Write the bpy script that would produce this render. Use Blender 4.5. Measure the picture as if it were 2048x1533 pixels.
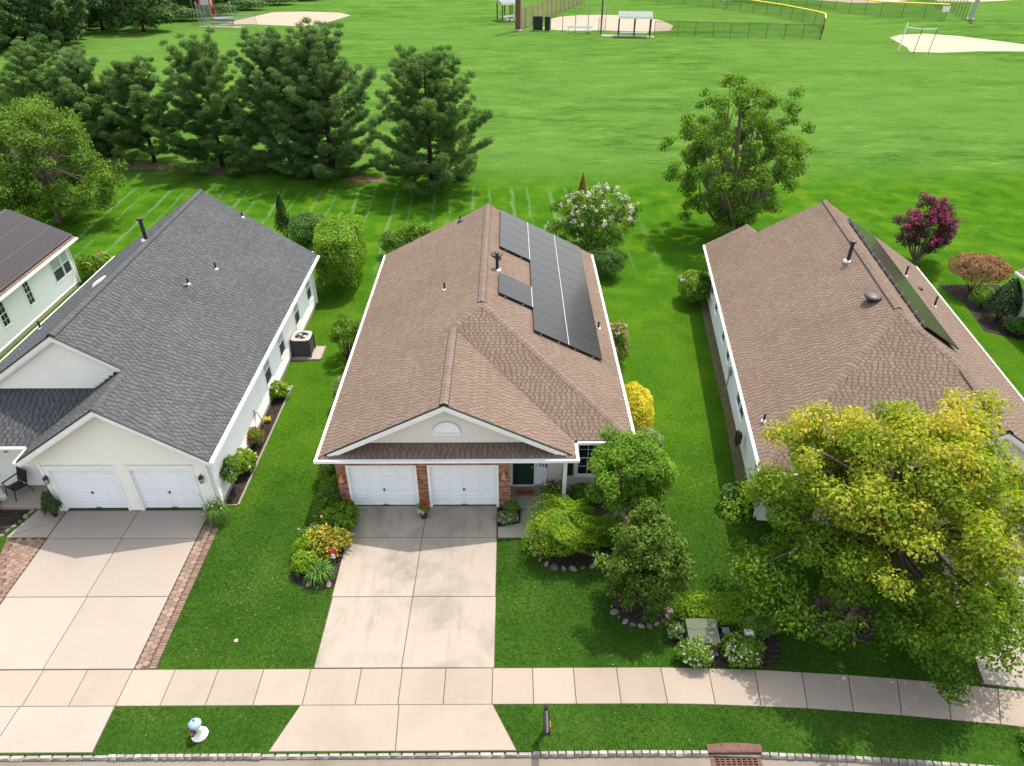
import bpy, math, random
import numpy as np
from mathutils import Vector, Matrix
for o in list(bpy.data.objects): bpy.data.objects.remove(o)
S = bpy.context.scene
COL = S.collection
R = math.radians
random.seed(7)
RNG = np.random.default_rng(7)

# ------------------------------------------------------------------ camera, world, sun, exposure
cam = bpy.data.cameras.new('camera'); camo = bpy.data.objects.new('camera', cam); COL.objects.link(camo)
camo.location = (0, 0, 19.7); camo.rotation_euler = (R(90 - 34.6), 0, R(-0.3))
cam.sensor_width = 36; cam.lens = 24.94; cam.clip_end = 5000; cam.clip_start = 0.5
S.camera = camo
SUN = Vector((1.38, 1.85, 5.24)).normalized()
W = bpy.data.worlds.new('World'); S.world = W; W.use_nodes = True
wn = W.node_tree
sky = wn.nodes.new('ShaderNodeTexSky'); sky.sky_type = 'NISHITA'; sky.sun_disc = False
sky.sun_elevation = math.asin(SUN.z); sky.sun_rotation = math.atan2(SUN.x, SUN.y)
sky.air_density = 1.6; sky.dust_density = 3.2; sky.ozone_density = 1.0
bg = wn.nodes['Background']; bg.inputs['Strength'].default_value = 0.15
hz = wn.nodes.new('ShaderNodeHueSaturation'); hz.inputs['Saturation'].default_value = .5   # milky summer haze
wn.links.new(sky.outputs[0], hz.inputs['Color']); wn.links.new(hz.outputs[0], bg.inputs['Color'])
sl = bpy.data.lights.new('sun', 'SUN'); sl.energy = 2.6; sl.angle = R(0.53); sl.color = (1.0, 0.925, 0.80)
so = bpy.data.objects.new('sun', sl); COL.objects.link(so)
so.rotation_euler = (-SUN).to_track_quat('-Z', 'Y').to_euler(); so.location = (20, 30, 60)
vs = S.view_settings; vs.view_transform = 'Standard'; vs.look = 'None'; vs.gamma = 1; vs.exposure = 1.28
vs.use_curve_mapping = False
S.render.engine = 'CYCLES'
S.cycles.max_bounces = 5; S.cycles.diffuse_bounces = 4; S.cycles.transparent_max_bounces = 8
S.cycles.transmission_bounces = 3; S.cycles.glossy_bounces = 3

# ------------------------------------------------------------------ mesh helpers
def link(o, parent=None):
    COL.objects.link(o)
    if parent is not None: o.parent = parent
    return o
def tag(o, label=None, cat=None, group=None, kind=None):
    if label: o['label'] = label
    if cat: o['category'] = cat
    if group: o['group'] = group
    if kind: o['kind'] = kind
    return o
def thing(name, label, cat, loc=(0, 0, 0), rz=0.0, group=None):
    o = bpy.data.objects.new(name, None); COL.objects.link(o)
    o.location = loc; o.rotation_euler = (0, 0, rz); o.empty_display_size = .2
    return tag(o, label, cat, group)
def raw(name, V, F, m, parent=None, smooth=False, attr=None):
    me = bpy.data.meshes.new(name); me.from_pydata([tuple(v) for v in V], [], F)
    if m is not None: me.materials.append(m)
    if smooth: me.polygons.foreach_set('use_smooth', [True] * len(me.polygons))
    if attr is not None:
        a = me.attributes.new('rnd', 'FLOAT', 'FACE'); a.data.foreach_set('value', attr)
    return link(bpy.data.objects.new(name, me), parent)
class MB:
    """collects boxes, bars, tubes; build() links them as one mesh object"""
    def __init__(s): s.V = []; s.F = []; s.A = []
    def add(s, V, F, a=0.0):
        n = len(s.V); s.V += [tuple(v) for v in V]; s.F += [tuple(i + n for i in f) for f in F]; s.A += [a] * len(F); return s
    def hexa(s, P, a=0.0):   # 4 bottom + 4 top points
        return s.add(P, [(3, 2, 1, 0), (4, 5, 6, 7), (0, 1, 5, 4), (1, 2, 6, 5), (2, 3, 7, 6), (3, 0, 4, 7)], a)
    def box(s, x0, y0, z0, x1, y1, z1, a=0.0):
        return s.hexa([(x0, y0, z0), (x1, y0, z0), (x1, y1, z0), (x0, y1, z0), (x0, y0, z1), (x1, y0, z1), (x1, y1, z1), (x0, y1, z1)], a)
    def bbox(s, x0, y0, z0, x1, y1, z1, b=.01):      # top edges bevelled
        P = [(x0, y0, z0), (x1, y0, z0), (x1, y1, z0), (x0, y1, z0), (x0, y0, z1 - b), (x1, y0, z1 - b), (x1, y1, z1 - b), (x0, y1, z1 - b),
             (x0 + b, y0 + b, z1), (x1 - b, y0 + b, z1), (x1 - b, y1 - b, z1), (x0 + b, y1 - b, z1)]
        F = [(3, 2, 1, 0)]
        for k in (0, 4):
            for i in range(4):
                j = (i + 1) % 4; F.append((k + i, k + j, k + 4 + j, k + 4 + i))
        F.append((8, 9, 10, 11)); return s.add(P, F)
    def fbox(s, fr, a0, a1, b0, b1, c0, c1, a=0.0):   # box in frame (O,R,U,N)
        O, Rr, U, N = fr
        q = lambda i, j, k: tuple(O + Rr * i + U * j + N * k)
        return s.hexa([q(a0, b0, c0), q(a1, b0, c0), q(a1, b1, c0), q(a0, b1, c0), q(a0, b0, c1), q(a1, b0, c1), q(a1, b1, c1), q(a0, b1, c1)], a)
    def poly(s, P, thick, d=(0, 0, -1)):             # polygon extruded along d
        n = len(P); d = Vector(d) * thick
        V = [tuple(Vector(p)) for p in P] + [tuple(Vector(p) + d) for p in P]
        F = [tuple(range(n)), tuple(range(2 * n - 1, n - 1, -1))] + [(i, n + i, n + (i + 1) % n, (i + 1) % n) for i in range(n)]
        return s.add(V, F)
    def tube(s, path, rad, n=8, cap=True):
        path = [Vector(p) for p in path]
        if not hasattr(rad, '__len__'): rad = [rad] * len(path)
        V = []; F = []
        for i, p in enumerate(path):
            t = (path[min(i + 1, len(path) - 1)] - path[max(i - 1, 0)]).normalized()
            x = t.orthogonal().normalized() if i == 0 else (px - t * px.dot(t)).normalized()
            px = x; y = t.cross(x)
            for k in range(n):
                an = 2 * math.pi * k / n
                V.append(p + (x * math.cos(an) + y * math.sin(an)) * rad[i])
        for i in range(len(path) - 1):
            for k in range(n):
                j = (k + 1) % n; F.append((i * n + k, i * n + j, (i + 1) * n + j, (i + 1) * n + k))
        if cap:
            F.append(tuple(range(n - 1, -1, -1))); m = (len(path) - 1) * n; F.append(tuple(m + k for k in range(n)))
        return s.add(V, F)
    def lathe(s, c, prof, n=16, cap=True):           # profile [(r,z)] round a vertical axis at c
        V = []; F = []
        for r, z in prof:
            for k in range(n):
                an = 2 * math.pi * k / n; V.append((c[0] + r * math.cos(an), c[1] + r * math.sin(an), c[2] + z))
        for i in range(len(prof) - 1):
            for k in range(n):
                j = (k + 1) % n; F.append((i * n + k, i * n + j, (i + 1) * n + j, (i + 1) * n + k))
        if cap:
            F.append(tuple(range(n - 1, -1, -1))); m = (len(prof) - 1) * n; F.append(tuple(m + k for k in range(n)))
        return s.add(V, F)
    def build(s, name, m, parent=None, org=None, smooth=False):
        V = s.V
        if org is not None: V = [(v[0] - org[0], v[1] - org[1], v[2] - org[2]) for v in V]
        return raw(name, V, s.F, m, parent, smooth, s.A if any(s.A) else None)
def quads(name, P, m, rnd, parent=None, mats=None, mi=None):
    """P: (n,4,3) numpy -> one mesh of loose quads with a 'rnd' value per face"""
    n = len(P); me = bpy.data.meshes.new(name)
    me.vertices.add(n * 4); me.vertices.foreach_set('co', np.ascontiguousarray(P, dtype=np.float32).ravel())
    me.loops.add(n * 4); me.loops.foreach_set('vertex_index', np.arange(n * 4, dtype=np.int32))
    me.polygons.add(n); me.polygons.foreach_set('loop_start', np.arange(0, n * 4, 4, dtype=np.int32))
    me.polygons.foreach_set('loop_total', np.full(n, 4, dtype=np.int32))
    for mm in (mats or [m]): me.materials.append(mm)
    if mi is not None: me.polygons.foreach_set('material_index', np.asarray(mi, dtype=np.int32))
    me.update(calc_edges=True)
    a = me.attributes.new('rnd', 'FLOAT', 'FACE'); a.data.foreach_set('value', np.asarray(rnd, dtype=np.float32))
    return link(bpy.data.objects.new(name, me), parent)

# ------------------------------------------------------------------ materials
def newmat(name, rough=.7, spec=.3):
    m = bpy.data.materials.new(name); m.use_nodes = True; nt = m.node_tree
    b = nt.nodes['Principled BSDF']; b.inputs['Roughness'].default_value = rough
    b.inputs['Specular IOR Level'].default_value = spec
    return m, nt, b
def nd(nt, t, **k):
    n = nt.nodes.new('ShaderNode' + t)
    for a, v in k.items():
        if a.startswith('i_'):
            key = a[2:]
            key = int(key) if key.isdigit() else key.replace('_', ' ')
            if isinstance(v, bpy.types.NodeSocket): nt.links.new(v, n.inputs[key])
            else: n.inputs[key].default_value = v
        else: setattr(n, a, v)
    return n
def c4(c): return (c[0], c[1], c[2], 1)
def mth(nt, op, a, b=None, c=None, clamp=False):
    n = nt.nodes.new('ShaderNodeMath'); n.operation = op; n.use_clamp = clamp
    for i, v in enumerate((a, b, c)):
        if v is None: continue
        if isinstance(v, bpy.types.NodeSocket): nt.links.new(v, n.inputs[i])
        else: n.inputs[i].default_value = v
    return n.outputs[0]
def ramp(nt, fac, stops, interp='LINEAR'):
    n = nt.nodes.new('ShaderNodeValToRGB'); n.color_ramp.interpolation = interp
    e = n.color_ramp.elements
    while len(e) < len(stops): e.new(.5)
    for i, (p, c) in enumerate(stops): e[i].position = p; e[i].color = c4(c)
    nt.links.new(fac, n.inputs[0]); return n.outputs[0]
def mix(nt, fac, a, b, blend='MIX'):
    n = nt.nodes.new('ShaderNodeMix'); n.data_type = 'RGBA'; n.blend_type = blend
    for key, v in ((0, fac), (6, a), (7, b)):
        if isinstance(v, bpy.types.NodeSocket): nt.links.new(v, n.inputs[key])
        else: n.inputs[key].default_value = c4(v) if key > 0 else v
    return n.outputs[2]
def noise(nt, vec, scale, detail=4, rough=.55, dist=0.0):
    n = nt.nodes.new('ShaderNodeTexNoise'); n.inputs['Scale'].default_value = scale; n.inputs['Detail'].default_value = detail
    n.inputs['Roughness'].default_value = rough; n.inputs['Distortion'].default_value = dist
    if vec is not None: nt.links.new(vec, n.inputs['Vector'])
    return n.outputs[0]
def wpos(nt, scale=None, loc=None):
    g = nt.nodes.new('ShaderNodeNewGeometry')
    if scale is None and loc is None: return g.outputs['Position']
    m = nt.nodes.new('ShaderNodeMapping'); nt.links.new(g.outputs['Position'], m.inputs[0])
    if scale: m.inputs['Scale'].default_value = scale
    if loc: m.inputs['Location'].default_value = loc
    return m.outputs[0]
def mrange(nt, v, a, b, c=0.0, d=1.0, smooth=True):
    n = nt.nodes.new('ShaderNodeMapRange'); n.interpolation_type = 'SMOOTHSTEP' if smooth else 'LINEAR'
    nt.links.new(v, n.inputs[0])
    for i, x in enumerate((a, b, c, d)): n.inputs[i + 1].default_value = x
    return n.outputs[0]
def bump(nt, b, h, strength=.3, dist=.02):
    n = nt.nodes.new('ShaderNodeBump'); n.inputs['Strength'].default_value = strength; n.inputs['Distance'].default_value = dist
    nt.links.new(h, n.inputs['Height']); nt.links.new(n.outputs[0], b.inputs['Normal'])
def plain(name, col, rough=.6, spec=.3, var=.12, scale=3.0, metal=0.0, bmp=0.0):
    """a base colour with gentle uneven wear"""
    m, nt, b = newmat(name, rough, spec); p = wpos(nt)
    n1 = noise(nt, p, scale, 5); n2 = noise(nt, p, scale * 9, 3)
    f = mth(nt, 'ADD', mth(nt, 'MULTIPLY', n1, .65), mth(nt, 'MULTIPLY', n2, .35))
    lo = tuple(c * (1 - var) for c in col); hi = tuple(min(1, c * (1 + var)) for c in col)
    nt.links.new(ramp(nt, f, [(.3, lo), (.7, hi)]), b.inputs['Base Color']); b.inputs['Metallic'].default_value = metal
    if bmp: bump(nt, b, n2, bmp, .01)
    return m
def attr_mat(name, stops, rough=.85, spec=.2, fine=30.0, fv=.22, objrand=False, big=0.0, bmp=.25):
    """colour picked per piece by its 'rnd' value (or per object), plus fine grain"""
    m, nt, b = newmat(name, rough, spec)
    if objrand: v = nd(nt, 'ObjectInfo').outputs['Random']
    else: v = nd(nt, 'Attribute', attribute_name='rnd').outputs['Fac']
    c = ramp(nt, v, stops); p = wpos(nt)
    g = mrange(nt, noise(nt, p, fine, 2), .25, .75, 1 - fv, 1 + fv, False)
    if big:
        g = mth(nt, 'MULTIPLY', g, mrange(nt, noise(nt, p, .45, 4), .3, .7, 1 - big, 1 + big, False))
    hs = nt.nodes.new('ShaderNodeVectorMath'); hs.operation = 'SCALE'
    nt.links.new(c, hs.inputs[0]); nt.links.new(g, hs.inputs['Scale'])
    nt.links.new(hs.outputs[0], b.inputs['Base Color'])
    if bmp: bump(nt, b, noise(nt, p, fine * 2, 2), bmp, .006)
    return m
def leafmat(name, stops, trans=.35, rough=.6, spec=.12):
    m, nt, b = newmat(name, rough, spec)
    v = nd(nt, 'Attribute', attribute_name='rnd').outputs['Fac']
    c = ramp(nt, v, stops); nt.links.new(c, b.inputs['Base Color'])
    t = nt.nodes.new('ShaderNodeBsdfTranslucent')
    hs = nd(nt, 'HueSaturation', i_Saturation=1.15, i_Value=1.25); nt.links.new(c, hs.inputs['Color'])
    nt.links.new(hs.outputs[0], t.inputs[0])
    mx = nt.nodes.new('ShaderNodeMixShader'); mx.inputs[0].default_value = trans
    nt.links.new(b.outputs[0], mx.inputs[1]); nt.links.new(t.outputs[0], mx.inputs[2])
    nt.links.new(mx.outputs[0], nt.nodes['Material Output'].inputs['Surface'])
    return m

def make_lawn_mat():
    m, nt, b = newmat('lawn_grass', 1.0, .0)
    P = wpos(nt); sep = nt.nodes.new('ShaderNodeSeparateXYZ'); nt.links.new(P, sep.inputs[0])
    X, Y = sep.outputs[0], sep.outputs[1]
    med = noise(nt, P, .5, 4, .62); fine = noise(nt, P, 7.0, 3, .7); vf = noise(nt, P, 30.0, 2, .7)
    streak = noise(nt, wpos(nt, (.13, .30, 1)), 1.0, 5, .72, .2)
    streak2 = noise(nt, wpos(nt, (.7, 2.4, 1)), 1.0, 3, .75)
    # ball field: mottled and mown across
    sf = mth(nt, 'ADD', mth(nt, 'MULTIPLY', streak, .62), mth(nt, 'MULTIPLY', streak2, .38))
    fld = ramp(nt, sf, [(.40, (.026, .070, .011)), (.47, (.045, .104, .016)), (.55, (.062, .126, .021)), (.62, (.096, .150, .030))])
    fld = mix(nt, mth(nt, 'MULTIPLY', mrange(nt, noise(nt, wpos(nt, (.12, .35, 1), (7, 3, 0)), 1.0, 5, .65), .66, .76), .5), fld, (.145, .145, .055))
    fld = mix(nt, mrange(nt, noise(nt, P, .028, 3, .6), .35, .65, .0, .6), fld, (.070, .136, .026))
    # back gardens
    bk = ramp(nt, med, [(.3, (.021, .066, .0045)), (.5, (.034, .094, .0055)), (.68, (.062, .120, .008))])
    # front and side lawns
    mf = mth(nt, 'ADD', mth(nt, 'MULTIPLY', med, .6), mth(nt, 'MULTIPLY', fine, .4))
    nr = ramp(nt, mf, [(.32, (.015, .044, .005)), (.5, (.025, .063, .0075)), (.66, (.040, .082, .0105)), (.8, (.068, .102, .020))])
    sd = ramp(nt, mf, [(.32, (.021, .062, .0045)), (.5, (.038, .092, .0055)), (.66, (.058, .112, .0075)), (.8, (.080, .128, .016))])
    nr = mix(nt, mrange(nt, mth(nt, 'ADD', Y, mth(nt, 'MULTIPLY', med, 4.0)), 19, 27), nr, sd)
    fx = mth(nt, 'FRACT', mth(nt, 'DIVIDE', mth(nt, 'ADD', X, mth(nt, 'MULTIPLY', med, .35)), 1.15))
    wide = mrange(nt, mth(nt, 'ABSOLUTE', mth(nt, 'SUBTRACT', fx, .5)), .15, .35)
    nr = mix(nt, mth(nt, 'MULTIPLY', wide, mth(nt, 'MULTIPLY', mrange(nt, Y, 20, 26), .28)), nr, (.034, .092, .010))
    # mower tracks in the back gardens
    xw = mth(nt, 'ADD', X, mth(nt, 'ADD', mth(nt, 'MULTIPLY', mth(nt, 'SUBTRACT', Y, 48.0), .03), mth(nt, 'MULTIPLY', med, .55)))
    ft = mth(nt, 'FRACT', mth(nt, 'DIVIDE', xw, 3.05))
    l1 = mrange(nt, mth(nt, 'ABSOLUTE', mth(nt, 'SUBTRACT', ft, .25)), .02, .065, 1, 0)
    l2 = mrange(nt, mth(nt, 'ABSOLUTE', mth(nt, 'SUBTRACT', ft, .66)), .015, .05, 1, 0)
    ln = mth(nt, 'MAXIMUM', l1, mth(nt, 'MULTIPLY', l2, .7))
    ln = mth(nt, 'MULTIPLY', ln, mrange(nt, noise(nt, wpos(nt, (.5, .25, 1)), 1.0, 4, .8), .30, .56))
    ln = mth(nt, 'MULTIPLY', ln, mth(nt, 'MULTIPLY', mrange(nt, Y, 38, 45), mrange(nt, mth(nt, 'ADD', Y, mth(nt, 'MULTIPLY', med, 3.0)), 57.0, 59.0, 1, 0)))
    ln = mth(nt, 'MULTIPLY', ln, mrange(nt, X, 5, 12, 1, .15))
    bk = mix(nt, mth(nt, 'MULTIPLY', ln, .6), bk, (.095, .165, .065))
    c = mix(nt, mrange(nt, mth(nt, 'ADD', Y, mth(nt, 'MULTIPLY', med, 8.0)), 36, 46), nr, bk)
    c = mix(nt, mrange(nt, mth(nt, 'ADD', Y, mth(nt, 'MULTIPLY', fine, 2.5)), 56.0, 66), c, fld)
    # worn straw-coloured spots
    sp = mth(nt, 'MULTIPLY', mrange(nt, noise(nt, wpos(nt, None, (31, 17, 0)), .85, 4, .7), .66, .73), mrange(nt, fine, .42, .6))
    c = mix(nt, mth(nt, 'MULTIPLY', sp, .6), c, (.135, .115, .05))
    # blade grain
    g = mth(nt, 'MULTIPLY', mrange(nt, vf, .3, .7, .75, 1.25, False), mrange(nt, fine, .3, .7, .86, 1.14, False))
    s = nt.nodes.new('ShaderNodeVectorMath'); s.operation = 'SCALE'; nt.links.new(c, s.inputs[0]); nt.links.new(g, s.inputs['Scale'])
    nt.links.new(s.outputs[0], b.inputs['Base Color'])
    bump(nt, b, vf, .6, .04)
    return m
def concrete(name, base, stain, amount=.5, warm=None):
    m, nt, b = newmat(name, .9, .12); P = wpos(nt)
    n1 = noise(nt, P, .33, 6, .66, .4); n2 = noise(nt, wpos(nt, (3.2, .7, 1)), 1.0, 4, .65); n3 = noise(nt, P, 55, 2)
    n4 = noise(nt, wpos(nt, None, (13, 5, 0)), 9.0, 3, .6)
    c = mix(nt, mth(nt, 'MULTIPLY', mrange(nt, n1, .44, .76), amount), base, stain)
    c = mix(nt, mth(nt, 'MULTIPLY', mrange(nt, n2, .50, .78), amount * .45), c, stain)
    c = mix(nt, mth(nt, 'MULTIPLY', mrange(nt, n4, .66, .76), amount * .5), c, stain)
    if warm: c = mix(nt, mth(nt, 'MULTIPLY', mrange(nt, noise(nt, wpos(nt, None, (5, 9, 0)), .5, 4), .5, .7), .5), c, warm)
    g = mth(nt, 'MULTIPLY', mrange(nt, n3, .3, .7, .93, 1.07, False), mrange(nt, nd(nt, 'ObjectInfo').outputs['Random'], 0, 1, .93, 1.05, False))
    s = nt.nodes.new('ShaderNodeVectorMath'); s.operation = 'SCALE'; nt.links.new(c, s.inputs[0]); nt.links.new(g, s.inputs['Scale'])
    nt.links.new(s.outputs[0], b.inputs['Base Color']); bump(nt, b, n3, .15, .004)
    return m
def granular(name, stops, scale, rough=.95, b1=.8, dist=.03):
    m, nt, b = newmat(name, rough, .15); P = wpos(nt)
    v = nd(nt, 'TexVoronoi', i_Scale=scale); nt.links.new(P, v.inputs['Vector'])
    sep = nt.nodes.new('ShaderNodeSeparateColor'); nt.links.new(v.outputs['Color'], sep.inputs[0])
    f = mth(nt, 'ADD', mth(nt, 'MULTIPLY', sep.outputs[0], .6), mth(nt, 'MULTIPLY', noise(nt, P, scale * .12, 5, .65), .5))
    nt.links.new(ramp(nt, f, stops), b.inputs['Base Color']); bump(nt, b, v.outputs['Distance'], b1, dist)
    return m
def dirt(name, stops):
    m, nt, b = newmat(name, .95, .1); P = wpos(nt)
    f = mth(nt, 'ADD', mth(nt, 'MULTIPLY', noise(nt, P, .22, 6, .65, .4), .6), mth(nt, 'MULTIPLY', noise(nt, P, 2.0, 4, .7), .4))
    nt.links.new(ramp(nt, f, stops), b.inputs['Base Color']); return m

LAWN = make_lawn_mat()
CONC_MAIN = concrete('weathered_concrete', (.262, .227, .190), (.132, .114, .094), 1.0)
CONC_WALK = concrete('walk_concrete', (.258, .215, .176), (.185, .152, .124), .6, (.26, .205, .16))
CONC_CLEAN = concrete('pale_concrete', (.262, .230, .199), (.21, .18, .15), .5, (.27, .215, .168))
CONC_GREY = concrete('grey_concrete', (.26, .24, .20), (.17, .155, .12), .5)  # greyer concrete mix for the entry walk, porch, pads and footings
JOINT = plain('joint_filler', (.075, .055, .04), .95, .1, .35, 4)
ROADM = granular('worn_asphalt', [(.2, (.085, .070, .056)), (.5, (.118, .098, .080)), (.8, (.165, .14, .112))], 55, .9, .4, .01)
MULCH = granular('dark_mulch', [(.2, (.010, .008, .007)), (.5, (.024, .018, .015)), (.85, (.062, .046, .038))], 22, .95, 1, .05)
STRAW = granular('pine_straw', [(.2, (.06, .036, .022)), (.5, (.115, .068, .042)), (.85, (.185, .12, .078))], 14, .95, 1, .05)
DIRT = dirt('infield_clay', [(.25, (.25, .185, .135)), (.5, (.275, .22, .17)), (.75, (.30, .255, .205))])
SAND = dirt('pale_sand', [(.25, (.24, .20, .115)), (.5, (.30, .265, .19)), (.75, (.33, .305, .24))])
BR_ST = [(0, (.088, .061, .046)), (.4, (.116, .083, .064)), (.7, (.148, .108, .085)), (1, (.176, .132, .106))]
GR_ST = [(0, (.034, .036, .039)), (.4, (.052, .055, .059)), (.7, (.074, .077, .081)), (1, (.096, .099, .103))]
SH_BR = attr_mat('brown_shingle', BR_ST, .95, .08, 60, .12, False, .08)
SH_GR = attr_mat('charcoal_shingle', GR_ST, .95, .08, 60, .14, False, .08)
CAP_BR = attr_mat('brown_cap_shingle', [(0, (.128, .093, .073)), (1, (.158, .117, .094))], .9, .15, 60, .18, True)
CAP_GR = attr_mat('charcoal_cap_shingle', [(0, (.056, .058, .062)), (1, (.074, .076, .080))], .9, .15, 60, .2, True)
DECK_BR = plain('brown_underlay', (.085, .063, .052), .9, .1); DECK_GR = plain('charcoal_underlay', (.036, .038, .041), .9, .1)
TRIM = plain('white_trim_paint', (.80, .79, .765), .5, .3, .09, 2.2)
SIDE_W = plain('white_vinyl_siding', (.80, .79, .77), .5, .35, .04, .6)
SIDE_C = plain('cream_vinyl_siding', (.80, .765, .69), .5, .35, .04, .6)
SIDE_G = plain('oatmeal_vinyl_siding', (.68, .63, .56), .5, .35, .05, .6)
SIDE_S = plain('pale_grey_vinyl_siding', (.66, .65, .62), .5, .35, .04, .6)
DOORW = plain('white_door_enamel', (.80, .81, .83), .4, .4, .04, .8)
GREEN = plain('dark_green_paint', (.012, .04, .024), .4, .4, .2, 2)
BRICK = attr_mat('red_brick', [(0, (.14, .06, .04)), (.3, (.26, .11, .065)), (.6, (.36, .17, .10)), (.85, (.42, .24, .145)), (1, (.17, .11, .085))], .9, .15, 50, .25, True)
MORTAR = plain('mortar', (.40, .35, .28), .95, .1)
PAVER = attr_mat('clay_paver', [(0, (.145, .097, .077)), (.4, (.172, .115, .089)), (.75, (.20, .137, .105)), (1, (.228, .16, .122))], .9, .15, 30, .2, True)
PAVER_D = attr_mat('brown_border_paver', [(0, (.115, .075, .060)), (.6, (.155, .10, .078)), (1, (.19, .125, .095))], .9, .15, 30, .2, True)
KERBM = attr_mat('granite_block', [(0, (.18, .165, .148)), (.5, (.24, .22, .197)), (1, (.30, .275, .245))], .9, .2, 25, .3, True, .15, .5)
STONE = attr_mat('field_stone', [(0, (.09, .078, .064)), (.5, (.145, .127, .106)), (1, (.205, .18, .152))], .9, .2, 14, .3, True, .15, .5)
MATTE = plain('matt_black', (.010, .010, .010), 1.0, 0.0, .3, 5)
BLACK = plain('black_metal', (.012, .012, .013), .45, .4, .3, 5)
IRON = plain('rusty_iron', (.115, .066, .050), .95, .05, .3, 6)
ALU = plain('aluminium', (.40, .41, .42), .5, .4, .08, 4, .8)
STEEL = plain('galvanised_steel', (.36, .37, .38), .5, .4, .1, 4, .6)
DARKGREY = plain('dark_grey_metal', (.045, .042, .042), .5, .4, .2, 6)
TAUPE = plain('taupe_metal', (.38, .33, .29), .5, .4, .1, 4)
PVC = plain('dark_vent_plastic', (.02, .02, .021), .5, .4, .3, 6)
LEAD = plain('lead_flashing', (.55, .55, .56), .5, .4, .2, 8)
UTIL = plain('sage_green_enamel', (.075, .088, .056), .65, .2, .1, 5)
UTIL_D = plain('grey_green_plastic', (.10, .14, .12), .6, .3, .15, 6)
UTIL_L = plain('light_grey_plastic', (.48, .49, .47), .6, .3, .12, 8)
YELLOW = plain('yellow_vinyl', (.75, .50, .03), .5, .3, .1, 6)
ORANGE = plain('orange_plastic', (.75, .16, .03), .5, .3, .1, 6)
RED = plain('red_plastic', (.55, .02, .025), .5, .3, .15, 6)
BLUE = plain('pale_blue_paint', (.26, .38, .60), .5, .35, .3, 8)
NAVY = plain('blue_plastic', (.02, .08, .30), .5, .3, .15, 6)
WHITEP = plain('chipped_white_paint', (.74, .74, .71), .55, .3, .12, 9)
COIR = plain('coir_mat', (.30, .13, .05), .95, .1, .25, 30, 0, .4)
TERRA = plain('copper_lantern', (.48, .22, .12), .5, .4, .2, 8)
POT = plain('dark_brown_pot', (.045, .028, .022), .5, .4, .2, 6)
BARK = plain('grey_brown_bark', (.085, .062, .045), .95, .1, .45, 7, 0, .6)
BARK_D = plain('dark_bark', (.045, .033, .026), .95, .1, .45, 7, 0, .6)
BARK_L = plain('pale_bark', (.17, .135, .105), .95, .1, .35, 7, 0, .6)
YRAIL = plain('yellow_cap_rail', (.80, .58, .06), .5, .3, .08, 1)
BROWNP = plain('brown_post', (.13, .065, .055), .7, .2, .15, 2)
def glass(name, col, rough=.04):
    m, nt, b = newmat(name, rough, .6); nt.links.new(ramp(nt, noise(nt, wpos(nt), 2.5, 3), [(.3, col), (.75, tuple(c * 1.9 for c in col))]), b.inputs['Base Color']); return m
GLASS = glass('dark_window_glass', (.012, .015, .018)); BLIND = plain('window_blind', (.36, .43, .40), .35, .5, .06, 2); SCREEN = plain('insect_screen', (.055, .058, .064), .7, .3, .15, 4)
def solarmat(name, base, line, pitch):
    m, nt, b = newmat(name, .2, .2)
    g = nt.nodes.new('ShaderNodeTexCoord'); sp = nt.nodes.new('ShaderNodeSeparateXYZ'); nt.links.new(g.outputs['Object'], sp.inputs[0])
    fs = [mrange(nt, mth(nt, 'ABSOLUTE', mth(nt, 'SUBTRACT', mth(nt, 'FRACT', mth(nt, 'DIVIDE', sp.outputs[i], pitch)), .5)), .44, .48) for i in (0, 1)]
    c = mix(nt, mth(nt, 'MULTIPLY', mth(nt, 'MAXIMUM', fs[0], fs[1]), .8), base, line)
    nt.links.new(c, b.inputs['Base Color']); b.inputs['Coat Weight'].default_value = .12; b.inputs['Coat Roughness'].default_value = .12
    return m
SOLAR = solarmat('black_solar_glass', (.017, .015, .015), (.022, .020, .020), .16)
SOLAR_G = solarmat('gridded_solar_glass', (.016, .012, .012), (.085, .070, .068), .125)
def chain(name, col, a):
    m, nt, b = newmat(name, .6, .3); b.inputs['Base Color'].default_value = c4(col)
    t = nt.nodes.new('ShaderNodeBsdfTransparent'); mx = nt.nodes.new('ShaderNodeMixShader'); mx.inputs[0].default_value = a
    nt.links.new(t.outputs[0], mx.inputs[1]); nt.links.new(b.outputs[0], mx.inputs[2]); nt.links.new(mx.outputs[0], nt.nodes['Material Output'].inputs['Surface'])
    return m
CHAIN = chain('green_chain_link', (.03, .07, .04), .30); CHAIN_G = chain('grey_chain_link', (.45, .45, .43), .30)

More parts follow.
